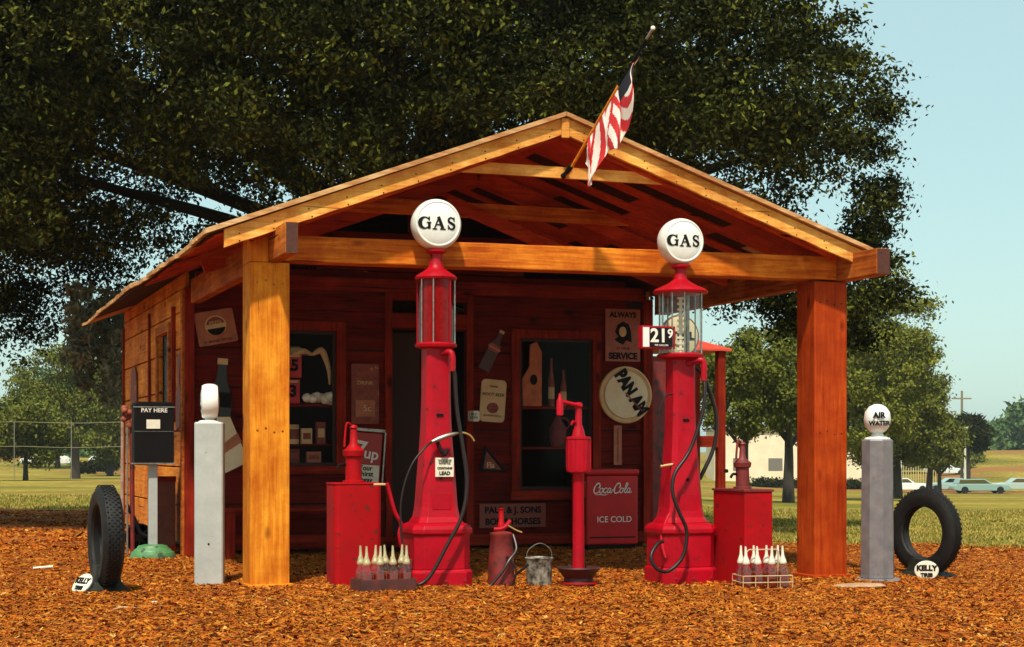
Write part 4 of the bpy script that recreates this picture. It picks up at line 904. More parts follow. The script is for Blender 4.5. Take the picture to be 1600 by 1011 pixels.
def rack(name, label, loc, rz, wire):
    t = thing(name, label, 'bottle rack', loc, rz)
    if not wire:
        MB().box(-.215, .215, -.13, .13, -.012, .004).obj('bottom', REDD, t)
        m_ = mat('dark_crate', (.11, .018, .012), .7, var=(.03, .01, .008), vscale=14)
        for y in (-.135, .125): MB().box(-.22, .22, y, y+.012, -.012, .095).obj('side_panel', m_, t, bevel=.002)
        for x in (-.232, .2202): MB().box(x, x+.012, -.135, .137, -.012, .095).obj('end_panel', m_, t, bevel=.002)
    else:
        m_ = mat('rack_wire', (.55, .40, .22), .45, .3)
        for z in (.0, .055, .11):
            g = MB()
            for a, b in (((-.22,-.13),(.22,-.13)), ((.22,-.13),(.22,.13)), ((.22,.13),(-.22,.13)), ((-.22,.13),(-.22,-.13))): g.tube([(*a, z), (*b, z)], .005, 6, False)
            g.obj('wire_hoop', m_, t)
        for x in (-.22, -.11, 0, .11, .22):
            g = MB(); g.tube([(x, -.13, .11), (x, -.13, 0), (x, .13, 0), (x, .13, .11)], .0045, 6, False); g.obj('wire_upright', m_, t)
        MB().tube([(-.14, 0, 0), (-.14, 0, .31), (-.12, 0, .325), (.12, 0, .325), (.14, 0, .31), (.14, 0, 0)], .006, 6, False).obj('handle', m_, t)
    return t
def fill(loc, rz, label, group):
    first = None
    for i in range(4):
        for j in range(2):
            x, y = -.165+i*.11, -.065+j*.13; x += random.uniform(-.006, .006)
            p = (loc[0]+x*math.cos(rz)-y*math.sin(rz), loc[1]+x*math.sin(rz)+y*math.cos(rz), loc[2]+.012)
            if first is None: first = oil_bottle(label, group, p); [setattr(c, 'data', c.data) for c in first.children]
            else: q = copy_tree(first); q.location = p
            o = first if (i == 0 and j == 0) else q
            o.rotation_euler = (random.uniform(-.05, .05), random.uniform(-.06, .06), 0)
rl0 = (.93, -.72, .02); rack('bottle_crate', 'dark wooden crate holding oil bottles in front of the red oil tank', rl0, R(4), False)
fill(rl0, R(4), 'glass oil bottle with pointed metal spout standing in the dark wooden crate', 'oil bottles in the dark crate')
rr0 = (4.17, -1.05, -.03); rack('bottle_rack', 'wire rack of oil bottles with a carrying handle near the right post', rr0, R(-8), True)
fill(rr0, R(-8), 'glass oil bottle with white spout standing in the wire rack', 'oil bottles in the wire rack')

# ------------------------------------------------------------------ cooler
t = thing('drink_cooler', 'red enamel chest cooler with white script lettering against the porch wall', 'drink cooler', (4.80, 3.78, .0))
MB().box(-.315, .315, -.245, .225, .075, .855).obj('cabinet', REDC, t, bevel=.02); MB().box(-.33, .33, -.26, .235, .858, .93).obj('lid', REDC, t, bevel=.025)
MB().box(-.29, .29, -.215, .21, .0, .074).obj('plinth', BLACK, t); MB().box(-.28, .28, -.2515, -.2455, .155, .168).obj('lower_groove', BLACK, t)
MB().box(-.3185, -.3155, -.20, .10, .30, .62).obj('side_grille', BLACK, t); MB().box(-.325, -.3155, -.22, .15, .63, .80).obj('side_badge', REDC, t)
def script_letters(word):
    """a flowing hand: each letter one slanted stroke path"""
    G = {'C': [(.34,.30),(.42,.42),(.36,.62),(.18,.60),(.02,.36),(.0,.10),(.10,-.04),(.28,-.02),(.46,.12)],
         'o': [(.20,.30),(.06,.26),(.0,.10),(.08,-.02),(.20,.02),(.26,.18),(.20,.30),(.30,.24),(.36,.22)],
         'c': [(.24,.26),(.14,.32),(.02,.22),(.0,.06),(.10,-.02),(.24,.06),(.32,.14)],
         'a': [(.22,.26),(.10,.30),(.0,.16),(.03,.0),(.14,.02),(.24,.28),(.20,.04),(.28,-.02),(.36,.10)],
         'l': [(.0,.06),(.16,.36),(.22,.62),(.12,.62),(.06,.30),(.08,.0),(.18,.0),(.26,.10)], '-': [(.0,.16),(.12,.18)]}
    m = MB(); x = 0
    for ch in word:
        p = G[ch]; q = []
        for i in range(len(p)-1):
            p0, p1, p2, p3 = p[max(i-1,0)], p[i], p[i+1], p[min(i+2, len(p)-1)]
            for k in range(5):
                t_ = k/5; q.append(tuple(.5*(2*p1[j]+(p2[j]-p0[j])*t_+(2*p0[j]-5*p1[j]+4*p2[j]-p3[j])*t_*t_+(-p0[j]+3*p1[j]-3*p2[j]+p3[j])*t_**3) for j in (0, 1)))
        q.append(p[-1]); w = [.055+.035*abs(math.sin(i*.35)) if ch == 'C' else .05+.02*abs(math.sin(i*.5)) for i in range(len(q))]
        ribbon(m, [(x+a+b*.18, b) for a, b in q], w, lambda X, Y, d: (X, Y, d), .008)
        x += {'C': .44, 'o': .33, 'c': .30, 'a': .34, 'l': .24, '-': .18}[ch]
    return m, x
lm, wd = script_letters('Coca-Cola')
ribbon(lm, [(.15, -.16), (.5, -.12), (.85, -.17), (1.15, -.10)], [.02, .06, .05, .015], lambda X, Y, d: (X, Y, d), .008)
k = .46/wd
lm.obj('lettering', LETW, t, M=face(-.235, -.2475, .665) @ Matrix.Diagonal((k, k*1.05, .3, 1)))
text('ICE COLD', .095, LETW, t, face(.02, -.2475, .36), xs=1.0)
# ------------------------------------------------------------------ grey air pillars
t = thing('air_pillar', 'light grey square air pillar with a white globe seen edge on, left of the golden post', 'air pillar', (-.27, .36, 0), R(-14))
MB().box(-.165, .165, -.15, .15, -.02, .012).obj('base_plate', GREY, t, bevel=.004)
octo([(.118, .013), (.118, 1.36), (.112, 1.372)], .1).obj('column', GREY, t, bevel=.003)
MB().lathe([(.10, 1.373), (.085, 1.385), (.04, 1.392), (.035, 1.42)], 24).obj('globe_collar', WHITE, t, smooth=True)
MB().lathe([(0, .004), (.008, .003), (.009, 0)], 10, (.0, -.119, .36), MX).obj('bolt', BLACK, t)
g = globe(t, .15, 1.545, -84, None); text('AIR', .07, INK, g, Matrix.Translation((0, .02, .078)), bold=.003)
text('WATER', .05, INK, g, Matrix.Translation((0, -.05, .074)), bold=.002)
t = thing('air_pillar', 'slate grey eight sided air and water pillar with a white globe, right of the red post', 'air pillar', (5.80, -.28, -.075), R(8))
MB().lathe([(.235, -.03), (.235, .0), (.215, .02), (.2, .03)], 8, ph=.5).obj('base_plate', GREYR, t, bevel=.004)
MB().lathe([(.163, .031), (.160, .06), (.148, 1.30), (.140, 1.315)], 8, ph=.5).obj('column', GREYR, t, bevel=.004)
MB().lathe([(.12, 1.316), (.11, 1.33), (.06, 1.345), (.05, 1.37)], 24).obj('globe_collar', WHITE, t, smooth=True)
g = MB().lathe([(.04, -.135), (.09, -.105), (.125, -.06), (.138, .0), (.125, .07), (.085, .118), (.04, .138), (0, .143)], 32, (0, 0, 1.50), sx=.9).obj('globe', WHITE, t, smooth=True, rz=R(-50))
text('AIR', .07, INK, t, face(-.082, -.120, 1.535, 0, -36), bold=.004); text('WATER', .055, INK, t, face(-.080, -.120, 1.46, 0, -36), bold=.003)
# ------------------------------------------------------------------ tyres on stands
def tyre(t, R0, r0, w, z, th=.005):
    """tyre standing on edge, axle along Y"""
    prof = [(r0, -w*.30), (r0+.012, -w*.42), (r0+(R0-r0)*.35, -w*.5), (r0+(R0-r0)*.7, -w*.49), (R0-.03, -w*.40), (R0-.008, -w*.33), (R0, -w*.2), (R0+.002, 0),
            (R0, w*.2), (R0-.008, w*.33), (R0-.03, w*.40), (r0+(R0-r0)*.7, w*.49), (r0+(R0-r0)*.35, w*.5), (r0+.012, w*.42), (r0, w*.30), (r0+.02, 0), (r0, -w*.30)]
    m = MB(); vs = []; fs = []; n = 64; k = len(prof)-1; M = Matrix.Rotation(R(90), 4, 'X')
    for r, zz in prof[:-1]:
        for i in range(n): a = 2*math.pi*i/n; q = M @ Vector((r*math.cos(a), r*math.sin(a), zz)); vs.append((q.x, q.y, q.z+z))
    for i in range(k):
        for j in range(n): a = i*n+j; b = i*n+(j+1) % n; c = ((i+1) % k)*n; fs.append((a, b, c+(j+1) % n, c+j))
    m.add(vs, fs); ty = m.obj('tyre', RUB, t, smooth=True)
    tr_ = MB(); bw = w*.09
    for row in (-.27, -.13, 0, .13, .27):
        for i in range(56):
            a = 2*math.pi*(i+(.5 if row in (-.13, .13) else 0))/56; rr = R0+.003; c_, s_ = math.cos(a), math.sin(a)
            y = row*w; x0 = rr*c_; z0 = z+rr*s_; h = .011; dx, dz = -s_*h*1.1, c_*h*1.1
            tr_.add([(x0-dx, y-bw/2, z0-dz), (x0+dx, y-bw/2, z0+dz), (x0+dx, y+bw/2, z0+dz), (x0-dx, y+bw/2, z0-dz),
                     (x0-dx+c_*th, y-bw/2, z0-dz+s_*th), (x0+dx+c_*th, y-bw/2, z0+dz+s_*th), (x0+dx+c_*th, y+bw/2, z0+dz+s_*th), (x0-dx+c_*th, y+bw/2, z0-dz+s_*th)],
                    [(0,1,2,3),(4,5,6,7),(0,1,5,4),(1,2,6,5),(2,3,7,6),(3,0,4,7)])
    tr_.obj('tread', RUB, ty)
    return ty
def stand(t, lx, ly, h):
    """flared foot: wide at the ground, pinched, then a saddle under the tyre"""
    m = MB(); vs = []; fs = []; pr = [(1, -.02), (1, .012), (.72, .04), (.5, h*.55), (.44, h), (.40, h+.06)]
    for k, z in pr: vs += [(-lx*k, -ly*k, z), (lx*k, -ly*k, z), (lx*k, ly*k, z), (-lx*k, ly*k, z)]
    for i in range(len(pr)-1):
        for q in range(4): a = 4*i+q; b = 4*i+(q+1) % 4; fs.append((a, b, b+4, a+4))
    fs += [(3, 2, 1, 0), tuple(4*len(pr)-4+q for q in range(4))]
    m.add(vs, fs).obj('stand', mat('stand_black', (.010, .011, .009), .5, spec=.2, var=(.02, .022, .015), vscale=20), t, bevel=.006)
t = thing('tyre_stand', 'whole black tyre upright on a stand with an oval badge, right edge of the yard', 'tyre display', (6.50, -.02, -.085), R(-76))
tyre(t, .41, .245, .14, .44, .003); stand(t, .24, .27, .13)
s = MB().lathe([(0, .008), (.105, .007), (.112, .0), (.112, -.008)], 32, M=MX, sx=1, sy=.82).obj('badge', PAPER, t, loc=(.22, -.23, .095), rz=R(48))
text('KELLY', .068, INK, s, face(0, -.0095, .022), bold=.004); text('TIRES', .045, INK, s, face(0, -.0095, -.042), bold=.003)
t = thing('tyre_stand', 'black tyre turned edge on upon a stand in front of the side wall', 'tyre display', (-1.16, -.02, 0), R(-86))
tyre(t, .405, .25, .17, .45); stand(t, .22, .21, .17)
s = MB().lathe([(0, .008), (.105, .007), (.112, .0), (.112, -.008)], 32, M=MX, sx=1, sy=.85).obj('badge', PAPER, t, loc=(.06, -.195, .085)); s.rotation_euler = (R(-35), 0, R(22))
text('KELLY', .068, INK, s, face(0, -.0095, .022), bold=.004); text('TIRES', .045, INK, s, face(0, -.0095, -.042), bold=.003)
# ------------------------------------------------------------------ pay box on a stand, pipes, crate
t = thing('pay_box', 'black metal box with a white card on a grey pole with round green foot', 'pay box', (-.235, 4.05, 0))
MB().lathe([(.235, -.02), (.24, .03), (.22, .075), (.20, .08), (.19, .10), (.165, .115), (.15, .14), (.10, .15), (.05, .155)], 36).obj('foot', GREEN, t, smooth=True)
MB().box(-.045, .045, -.04, .04, .15, 1.01).obj('pole', GREY, t, bevel=.005)
MB().box(-.205, .205, -.11, .11, 1.01, 1.60).obj('cabinet', BLACK, t, bevel=.008)
MB().prism([(-.225, 0), (.225, 0), (.17, .045), (-.17, .045)], .25, lambda x, y, d: (x, -.125+d, 1.601+y)).obj('hood', BLACK, t, bevel=.006)
MB().box(-.215, .215, -.12, -.1105, 1.585, 1.598).obj('trim_strip', STEEL, t); MB().box(-.205, .205, -.114, -.1105, 1.335, 1.339).obj('door_seam', STEEL, t); MB().box(-.215, .215, -.12, .115, .995, 1.009).obj('bottom_flange', STEEL, t)
MB().box(-.08, .06, -.116, -.1108, 1.365, 1.46).obj('card', PAPER, t); text('PAY HERE', .062, LETW, t, face(0, -.1135, 1.555), bold=.001)
t = thing('hand_truck_pump', 'rusty upright pipe pump with a knobbly iron head and cast wheel, beside the side wall', 'pipe pump', (-.44, 4.55, 0))
MB().tube([(-.05, 0, 0), (-.045, 0, 1.45)], .02, 10, False).obj('pipe', mat('pink_grey_pipe', (.42, .26, .20), .5, var=(.2, .08, .05), vscale=9), t, smooth=True)
MB().tube([(.06, 0, .02), (.05, 0, 1.45)], .026, 10, False).obj('pipe', REDD, t, smooth=True)
MB().tube([(.0, -.04, .02), (.0, -.04, 1.4)], .011, 8, False).obj('rod', STEEL, t, smooth=True)
m = MB(); rd = random.Random(3)
for i in range(9): m.lathe([(0, -.035), (.03, -.02), (.036, .0), (.03, .022), (0, .035)], 10, (rd.uniform(-.07, .07), rd.uniform(-.03, .03), 1.45+rd.uniform(-.05, .14)), Matrix.Rotation(rd.uniform(0, 3), 4, 'Y'))
m.obj('pump_head', RUST, t, smooth=True)
M_ = Matrix.Rotation(R(90), 4, 'X'); m = MB()
m.lathe([(.14, -.012), (.155, -.012), (.155, .012), (.14, .012), (.14, -.012)], 28, (.13, 0, .20), M_)
for a in range(0, 180, 45): m.beam((.13+.14*math.cos(R(a)), 0, .20+.14*math.sin(R(a))), (.13-.14*math.cos(R(a)), 0, .20-.14*math.sin(R(a))), .012, .012, (0, 1, 0))
m.obj('wheel', BLACK, t, smooth=True); MB().tube([(.0, 0, .55), (.08, 0, .40), (.15, 0, .24), (.26, 0, .21)], .022, 8).obj('bracket', BLACK, t, smooth=True)
t = thing('wooden_crate', 'dark reddish brown crate standing on end at the front corner of the side wall', 'crate', (.0, 4.62, 0))
MB().box(-.17, .065, -.15, .15, 0, .85).obj('body', mat('brown_crate', (.16, .045, .02), .7, var=(.08, .02, .01), vscale=10), t, bevel=.006)
MB().box(-.175, .07, -.165, -.1505, .80, .86).obj('top_cleat', w_trimx, t); MB().box(-.175, .07, -.165, -.1505, .05, .11).obj('bottom_cleat', w_trimx, t)
# price globe sign and booth beyond the wall corner
t = thing('wooden_booth', 'narrow wooden booth with a red pyramid roof beyond the right end of the wall', 'booth', (6.47, 5.3, 0))
for x in (-.62, .42):
    for y in (-.35, .35): MB().box(x-.05, x+.05, y-.05, y+.05, -.1, 2.379).obj('post', w_trim, t, bevel=.006)
MB().box(-.569, .05, -.37, -.33, .1, 2.3).obj('panel', REDD, t); MB().box(.051, .369, -.39, -.34, 1.18, 1.32).obj('cross_bar', w_trimx, t)
MB().box(-.569, .369, .33, .37, .1, .85).obj('panel', REDD, t)
m = MB(); m.add([(-.68, -.45, 2.38), (.53, -.45, 2.38), (.53, .45, 2.38), (-.68, .45, 2.38), (-.08, 0, 2.62), (-.68, -.45, 2.405), (.53, -.45, 2.405), (.53, .45, 2.405), (-.68, .45, 2.405)], [(0,3,2,1), (5,6,4), (6,7,4), (7,8,4), (8,5,4), (0,1,6,5), (1,2,7,6), (2,3,8,7), (3,0,5,8)]); m.obj('roof', mat('orange_red_roof', (.70, .06, .03), .5, var=(.5, .04, .02), vscale=5), t)
t = thing('round_price_sign', 'round cream sign on a bracket seen behind the clear pump cylinder', 'sign', (5.98, 4.25, 2.50))
MB().lathe([(0, .0), (.23, .0), (.235, .02), (.20, .03), (0, .032)], 40, M=MX).obj('disc', CREAMW, t, smooth=True)
MB().lathe([(.235, .018), (.255, .015), (.255, -.01), (.23, -.012)], 40, M=MX).obj('rim', RUST, t, smooth=True)
text('ETHYL', .12, INK, t, face(0, -.034, .0), bold=.008); text('GASOLINE', .05, INK, t, face(0, -.034, -.11)); MB().tube([(-.45, .05, .1), (-.1, .03, .1)], .012, 8, False).obj('bracket', BLACK, t)
# white stick and stones on the mulch
t = thing('broken_stick', 'thin pale broken stick lying on the mulch at the lower left', 'stick', (-1.22, -1.7, .03)); MB().tube([(-.14, -.22, 0), (-.02, -.05, .015), (.10, .02, .0), (.2, .12, .01)], [.006, .008, .007, .004], 7).obj('twig', CREAM, t, smooth=True)
t = thing('pale_pebble', 'single pale pebble on the mulch beside the broken stick', 'stone', (-.95, -1.25, .02)); MB().lathe([(0, -.02), (.03, -.012), (.036, 0), (.024, .014), (0, .018)], 10).obj('stone', PAPER, t, smooth=True)
t = thing('flat_stepping_stone', 'thin flat tan stone half buried in front of the slate grey pillar', 'stone', (5.12, -1.05, -.055)); MB().lathe([(0, 0), (.24, 0), (.27, .014), (.22, .03), (0, .032)], 9, sy=.5).obj('stone', mat('tan_stone', (.45, .28, .16), .9, var=(.3, .17, .09), vscale=9), t)
t = thing('white_pipe_piece', 'short white pipe lying on the mulch behind the edge on tyre', 'pipe', (-1.45, 2.6, .03)); MB().tube([(-.09, 0, 0), (.09, .03, .01)], .014, 8, False).obj('pipe', PAPER, t, smooth=True)

# ------------------------------------------------------------------ flag
t = thing('flagpole_flag', 'stars and stripes hanging limp from a slanted wooden pole on the gable tie', 'flag', (2.74, -.15, 3.543))
tip = Vector((3.03-2.74, -1.3+.15, 4.56-3.543))
MB().tube([(0, 0, -.02), tuple(tip*.62)], .014, 10, False).obj('pole', w_beam, t, smooth=True); MB().tube([tuple(tip*.6205), tuple(tip*.93)], .011, 10, False).obj('upper_pole', BLACK, t, smooth=True); MB().tube([tuple(tip*.9305), tuple(tip*.985)], .012, 10, False).obj('pole_end', STEEL, t, smooth=True)
MB().lathe([(0, -.02), (.016, -.012), (.02, 0), (.016, .012), (0, .02)], 14, tuple(tip)).obj('finial', PAPER, t, smooth=True)
MB().tube([(-.03, .03, -.02), (0, 0, 0), (.012, -.08, .06)], .026, 10, False).obj('socket', BLACK, t, smooth=True)
nj, ni = 156, 60; vs = []; fs = []; mi = []
for j in range(nj+1):
    s_ = j/nj; b = tip*(.86-.60*s_)                                       # along the pole, top to bottom
    drop = np.interp(s_, [0, .12, .22, .34, .48, .60, .70, .80, .90, 1], [.08, .22, .46, .56, .46, .34, .42, .54, .46, .2])
    for i in range(ni+1):
        q = i/ni; f1 = .06*math.sin(s_*24+q*1.2)*min(1, q*3); f2 = .03*math.sin(s_*17+q*4)
        gather = .10*q*(.5-s_)
        vs.append((b.x+f2*q-.02*q+gather*.3, b.y+f1+.02*q, b.z-.016-drop*q))
for j in range(nj):
    for i in range(ni):
        a = j*(ni+1)+i; fs.append((a, a+1, a+ni+2, a+ni+1))
        s_ = j/nj; q = i/ni
        if s_ < .40 and q < .34: mi.append(2)
        else:
            st = int((s_*1.0+(.30*q if s_ < .5 else .04*q))*17); mi.append(st % 2)
m = MB(); m.add(vs, fs)
me = bpy.data.meshes.new('cloth'); me.from_pydata(vs, [], fs)
for c_ in (mat('flag_red', (.55, .015, .02), .8), mat('flag_white', (.80, .70, .62), .8), mat('flag_navy', (.004, .005, .012), .9)): me.materials.append(c_)
me.polygons.foreach_set('material_index', mi); me.polygons.foreach_set('use_smooth', [True]*len(me.polygons)); me.update()
o = bpy.data.objects.new('cloth', me); COL.objects.link(o); o.parent = t
sm = o.modifiers.new('thickness', 'SOLIDIFY'); sm.thickness = .003

# ------------------------------------------------------------------ background trees
ax = lambda px: (px-800)/2550
GR = 'trees across the grass behind the station'
tree('shade_tree', 'round shade tree with a bare forked trunk standing on the far left lawn', ax(118), 120, 10.2, 4.6, 3.2, 21, L_MID, n=46, leaves=24, size=.13, twr=.34, tr=.30, th=4.2)
tree('broad_tree', 'tall dark bushy tree just left of the station side wall', ax(172), 150, 11.0, 3.6, .6, 22, L_MID, n=60, size=.2, twr=.45)
tree('broad_tree', 'dark low spreading tree at the far left edge', ax(40), 105, 5.9, 3.0, .9, 23, L_MID, n=40, size=.14, twr=.35)
tree('broad_tree', 'pale olive tree standing behind the shade tree on the left', ax(90), 190, 12.0, 6.0, 1.5, 31, L_GRN, n=50, size=.26, twr=.5)
tree('yard_tree', 'mid green tree framed between the right pump and the red post', ax(1165), 62, 6.9, 2.0, 2.3, 24, L_MID, n=46, twigs=22, size=.085, twr=.22, tr=.16)
tree('yard_tree', 'drooping olive tree whose dark trunk shows beside the red post', ax(1232), 66, 7.4, 2.1, 2.6, 25, L_MID, n=46, twigs=22, size=.09, twr=.22, tr=.22)
tree('tall_yard_tree', 'tallest bright olive tree just right of the red post', ax(1360), 82, 13.3, 3.5, .8, 26, L_LIT, n=90, twigs=22, size=.10, twr=.28)
tree('tall_yard_tree', 'dense olive tree rising right of the slate grey pillar', ax(1402), 96, 11.0, 2.7, .9, 27, L_MID, n=60, twigs=20, size=.12, twr=.3)
tree('round_tree', 'rounded dark green tree above the parked white car', ax(1452), 120, 9.6, 2.9, 1.6, 28, L_MID, n=46, twigs=18, size=.14, twr=.33)
tree('round_tree', 'lower rounded tree at the right end of the row above the cars', ax(1468), 135, 7.0, 1.9, 2.0, 29, L_MID, n=40, twigs=18, size=.15, twr=.33)
tree('yard_tree', 'leafy tree partly hidden behind the red post on its left side', ax(1290), 88, 12.6, 3.2, 1.5, 30, L_MID, n=60, twigs=20, size=.11, twr=.3)
p = at(ax(1512), 165); t = thing('palm_tree', 'cabbage palm with a ball of fronds beside the utility pole', 'palm tree', p)
MB().tube([(0, 0, -.2), (.1, 0, 3), (0, 0, 5.2)], [.28, .2, .22], 10).obj('trunk', BARK, t, smooth=True)
rd = random.Random(4); cl = [(rd.gauss(0, .8), rd.gauss(0, .8), 5.9+rd.gauss(0, .7), .75) for _ in range(26)]
leaf_cloud('crown', cl, 14, 22, .22, L_OAK, 41, t, twr=.3, long=2.0)
def band(name, label, cat, a0, a1, d0, d1, h0, h1, n, m, seed, size=.4):
    rd = random.Random(seed); cl = []
    for i in range(n):
        a = rd.uniform(a0, a1); d = rd.uniform(d0, d1); p_ = at(a, d); h = rd.uniform(h0, h1)*(0.75+.25*math.sin(a*60))
        for k in range(3): cl.append((p_[0]+rd.uniform(-1, 1), p_[1]+rd.uniform(-1, 1), p_[2]+h*(k+.5)/3, h*.30+.4))
    o = leaf_cloud(name, cl, 12, 20, size, m, seed, None, twr=h1*.07+.2); return tag(o, label, cat, kind='stuff')
band('distant_woods', 'pale green woods on the skyline at the far right', 'woods', .235, .36, 330, 380, 6, 12, 90, L_GRN, 51, .7)
band('distant_woods', 'green woods along the horizon at the far left', 'woods', -.40, -.20, 300, 350, 5, 11, 110, L_GRN, 52, .6)
band('shoreline_bushes', 'band of fresh green bushes beyond the lawn on the left', 'bushes', -.38, -.22, 225, 255, 1.6, 3.4, 80, L_GRN, 53, .3)
band('hedge', 'low dark green hedge along the cream building', 'hedge', ax(1195), ax(1345), 168, 171, .6, 1.0, 46, L_OAK, 54, .14)
band('slope_bushes', 'bushes scattered over the right hand grass slope', 'bushes', ax(1380), ax(1530), 210, 235, 1.2, 2.6, 40, L_MID, 55, .28)
# pale rocks and a round bush on the left bank
rd = random.Random(9); RK = mat('pale_rock', (.60, .58, .52), .9, var=(.4, .39, .34), vscale=2, bump=.5, bscale=3)
for px, w in ((45, 1.6), (62, 1.2), (80, 1.5), (100, 1.0), (150, 1.1)):
    p = at(ax(px), 205); t = thing('pale_boulder', {45: 'pale boulder at the extreme left of the far bank', 62: 'smaller pale boulder second from the left on the far bank', 80: 'broad pale boulder left of the shade tree trunk', 100: 'low pale boulder nearest the shade tree trunk', 150: 'pale boulder on the bank right of the shade tree'}[px], 'boulder', p, rd.uniform(0, 3), 'pale boulders on the far bank')
    MB().lathe([(w*.8, -.3), (w, .1), (w*.85, .6), (w*.5, .95), (0, 1.05)], 9, sy=.8).obj('stone', RK, t)
for px, lab in ((135, 'round dark green bush beside the shade tree trunk'), (168, 'round dark green bush nearest the station corner')):
    p = at(ax(px), 165); t = thing('round_bush', lab, 'bush', p); leaf_cloud('foliage', [(rd.gauss(0, .5), rd.gauss(0, .5), .7+rd.gauss(0, .25), .6) for _ in range(12)], 14, 24, .13, L_OAK, px, t, twr=.25)
# wire fence at the left
fp = [at(a, 100) for a in (-.34, -.305, -.27, -.235)]; t = thing('wire_fence', 'tall thin wire fence crossing the left lawn', 'fence', fp[0])
for q in fp: MB().tube([(q[0]-fp[0][0], q[1]-fp[0][1], q[2]-fp[0][2]-.1), (q[0]-fp[0][0], q[1]-fp[0][1], 2.95-fp[0][2])], .025, 8, False).obj('post', STEEL, t)
for z in (2.85, 1.35): MB().tube([(q[0]-fp[0][0], q[1]-fp[0][1], z-fp[0][2]+(.08 if i % 2 else 0)) for i, q in enumerate(fp)], .014, 6).obj('wire', mat('dull_wire', (.25, .22, .12), .6), t)
# cream building
p = at(ax(1235), 185); t = thing('cream_building', 'plain cream walled building across the lawn between the pumps and the post', 'building', p, -TH)
CW = mat('cream_stucco', (.80, .66, .48), .8, var=(.70, .55, .38), vscale=.8)
MB().box(-8.6, 8.2, 0, 8, -.5, 5.9).obj('wall', CW, t, bevel=.02); MB().box(-8.9, 8.5, -.3, 8.3, 5.91, 6.2).obj('roof', mat('grey_roof', (.2, .17, .14), .8), t)
for x in (-6.5, -2.5, 1.5): f = MB().box(x, x+1.6, -.04, -.005, 1.4, 2.8).obj('window', mat('dim_window', (.16, .14, .12), .3), t)
MB().box(5.2, 6.4, -.05, -.005, 0, 2.2).obj('door', WHITE, t)
# picket fence by the car park
p = at(ax(1408), 172); t = thing('picket_fence', 'yellowish picket fence behind the parked white car', 'fence', p, -TH)
pf = mat('yellow_picket', (.50, .42, .16), .8, var=(.3, .25, .1), vscale=2); rd = random.Random(1)
for i in range(17): MB().box(i*.26-.05, i*.26+.05, -.02, .02, 0, 2.3+rd.uniform(-.2, .2)).obj('picket', pf, t)
for z in (.5, 1.8): MB().box(-.1, 4.3, .021, .06, z, z+.12).obj('rail', pf, t)
def pole(name, label, a, d, h, r_, m, arm):
    p = at(a, d); t = thing(name, label, 'pole', p); MB().tube([(0, 0, -.3), (0, 0, h)], [r_*1.3, r_*.8], 8, False).obj('shaft', m, t, smooth=True)
    if arm == 'bar': MB().beam((-.9, .35, h-.8), (.9, -.35, h-.8), .14, .14).obj('crossarm', m, t)
    if arm == 'lamp': MB().box(-.55, .25, -.12, .12, h, h+.16).obj('lamp_head', m, t, bevel=.02)
    return t
WP = mat('pale_pole', (.55, .52, .40), .6)
pole('utility_pole', 'tall thin wooden utility pole rising above the palm', ax(1503), 168, 10.2, .14, mat('pole_wood', (.2, .16, .09), .9), 'bar')
pole('lamp_post', 'slim pale lamp post in front of the palm trunk', ax(1508), 160, 6.2, .10, WP, 'lamp')
pole('lamp_post', 'thin pale post standing beside the parked white car', ax(1408), 155, 5.0, .09, WP, None)
p = at(ax(1403), 152); t = thing('dark_post_box', 'dark narrow post box with a pale top beside the white car', 'post box', p); MB().box(-.28, .28, -.2, .2, 0, 2.4).obj('box', BLACK, t, bevel=.03); MB().lathe([(.3, 2.41), (.33, 2.5), (.2, 2.75), (0, 2.8)], 14).obj('cap', PAPER, t, smooth=True)
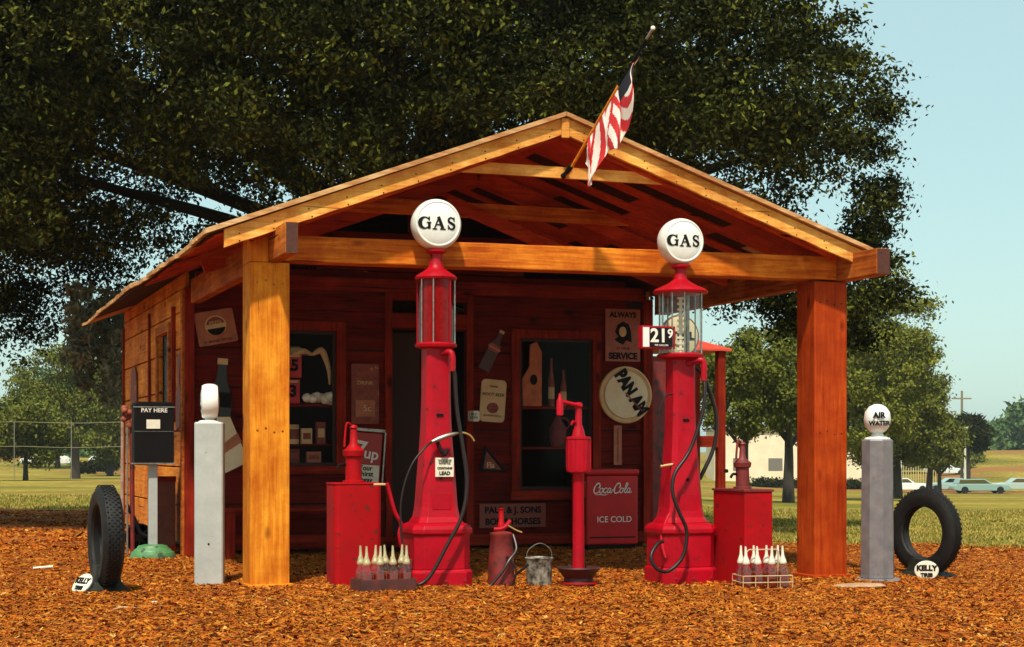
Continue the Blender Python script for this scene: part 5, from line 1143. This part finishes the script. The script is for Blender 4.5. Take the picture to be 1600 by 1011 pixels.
# cars
CAR_G = glass('car_window', (.25, .3, .32), .35)
def car(label, px, d, col, dirx=1, L_=5.2, wagon=False):
    p = at(ax(px), d); t = thing('parked_car', label, 'car', p, -TH+(0 if dirx > 0 else math.pi)+random.uniform(-.03, .03), 'cars parked along the far side of the lawn')
    pm = mat('car_paint', col, .3, coat=.6); h = L_/2
    bp = [(-h, .35), (-h, .72), (-h+.12, .86), (-h*.55, .92), (h*.45, .92), (h-.25, .82), (h, .66), (h, .35), (h-.5, .26), (-h+.5, .26)]
    MB().prism(bp, 1.8, lambda x, y, q: (x, -.9+q, y)).obj('body', pm, t, bevel=.06)
    cp = [(-h*.62 if not wagon else -h*.88, .925), (-h*.40 if not wagon else -h*.80, 1.36), (h*.10, 1.38), (h*.36, .925)]
    MB().prism(cp, 1.5, lambda x, y, q: (x, -.75+q, y)).obj('roof', pm, t, bevel=.04)
    wp = [(cp[0][0]+.22, .96), (cp[1][0]+.06, 1.30), (h*.08, 1.31), (h*.27, .96)]
    for y in (-.756, .751): MB().prism(wp, .005, lambda x, yy, q: (x, y+q, yy)).obj('window', CAR_G, t)
    for x in (-h*.62, h*.62):
        for y in (-.86, .86):
            w = MB().lathe([(.20, -.1), (.31, -.1), (.34, -.06), (.34, .06), (.31, .1), (.20, .1)], 20, (x, y, .34), MX).obj('wheel', RUB, t, smooth=True)
            MB().lathe([(0, -.092), (.19, -.095), (.19, .095), (0, .092)], 16, (x, y, .34), MX).obj('rim', STEEL, w, smooth=True)
    for y in (-.6, .6): MB().lathe([(0, 0), (.1, 0), (.1, .04), (0, .05)], 12, (h-.01, y, .62), Matrix.Rotation(R(90), 4, 'Y')).obj('headlight', WHITE, t)
    MB().box(h-.02, h+.09, -.85, .85, .38, .50).obj('bumper', STEEL, t, bevel=.02); MB().box(-h-.09, -h+.02, -.85, .85, .38, .50).obj('bumper', STEEL, t, bevel=.02)
    return t
car('white fastback car parked behind the slate grey pillar, nose to the right', 1412, 158, (.75, .77, .74), 1)
car('pale teal saloon parked right of the white car', 1484, 160, (.30, .42, .38), -1)
car('dark teal station wagon parked between the saloon and the last car', 1531, 154, (.22, .34, .31), 1, 5.4, True)
car('grey green car parked at the far right end of the row', 1588, 160, (.36, .45, .40), -1)
car('light car parked up the slope among the trees behind the others', 1478, 205, (.6, .66, .66), 1)

# ------------------------------------------------------------------ air
hm = bpy.data.materials.new('pale_air'); hm.use_nodes = True; n = hm.node_tree; n.nodes.remove(n.nodes['Principled BSDF'])
pv = n.nodes.new('ShaderNodeVolumePrincipled'); pv.inputs['Color'].default_value = (.86, .93, .95, 1); pv.inputs['Density'].default_value = .00022; pv.inputs['Anisotropy'].default_value = .2
n.links.new(pv.outputs[0], n.nodes['Material Output'].inputs['Volume'])
tag(MB().box(-2800, 2800, -2800, 2800, -6, 15.5).obj('haze', hm), 'thin pale haze softening the far trees and fields', 'haze', kind='stuff')
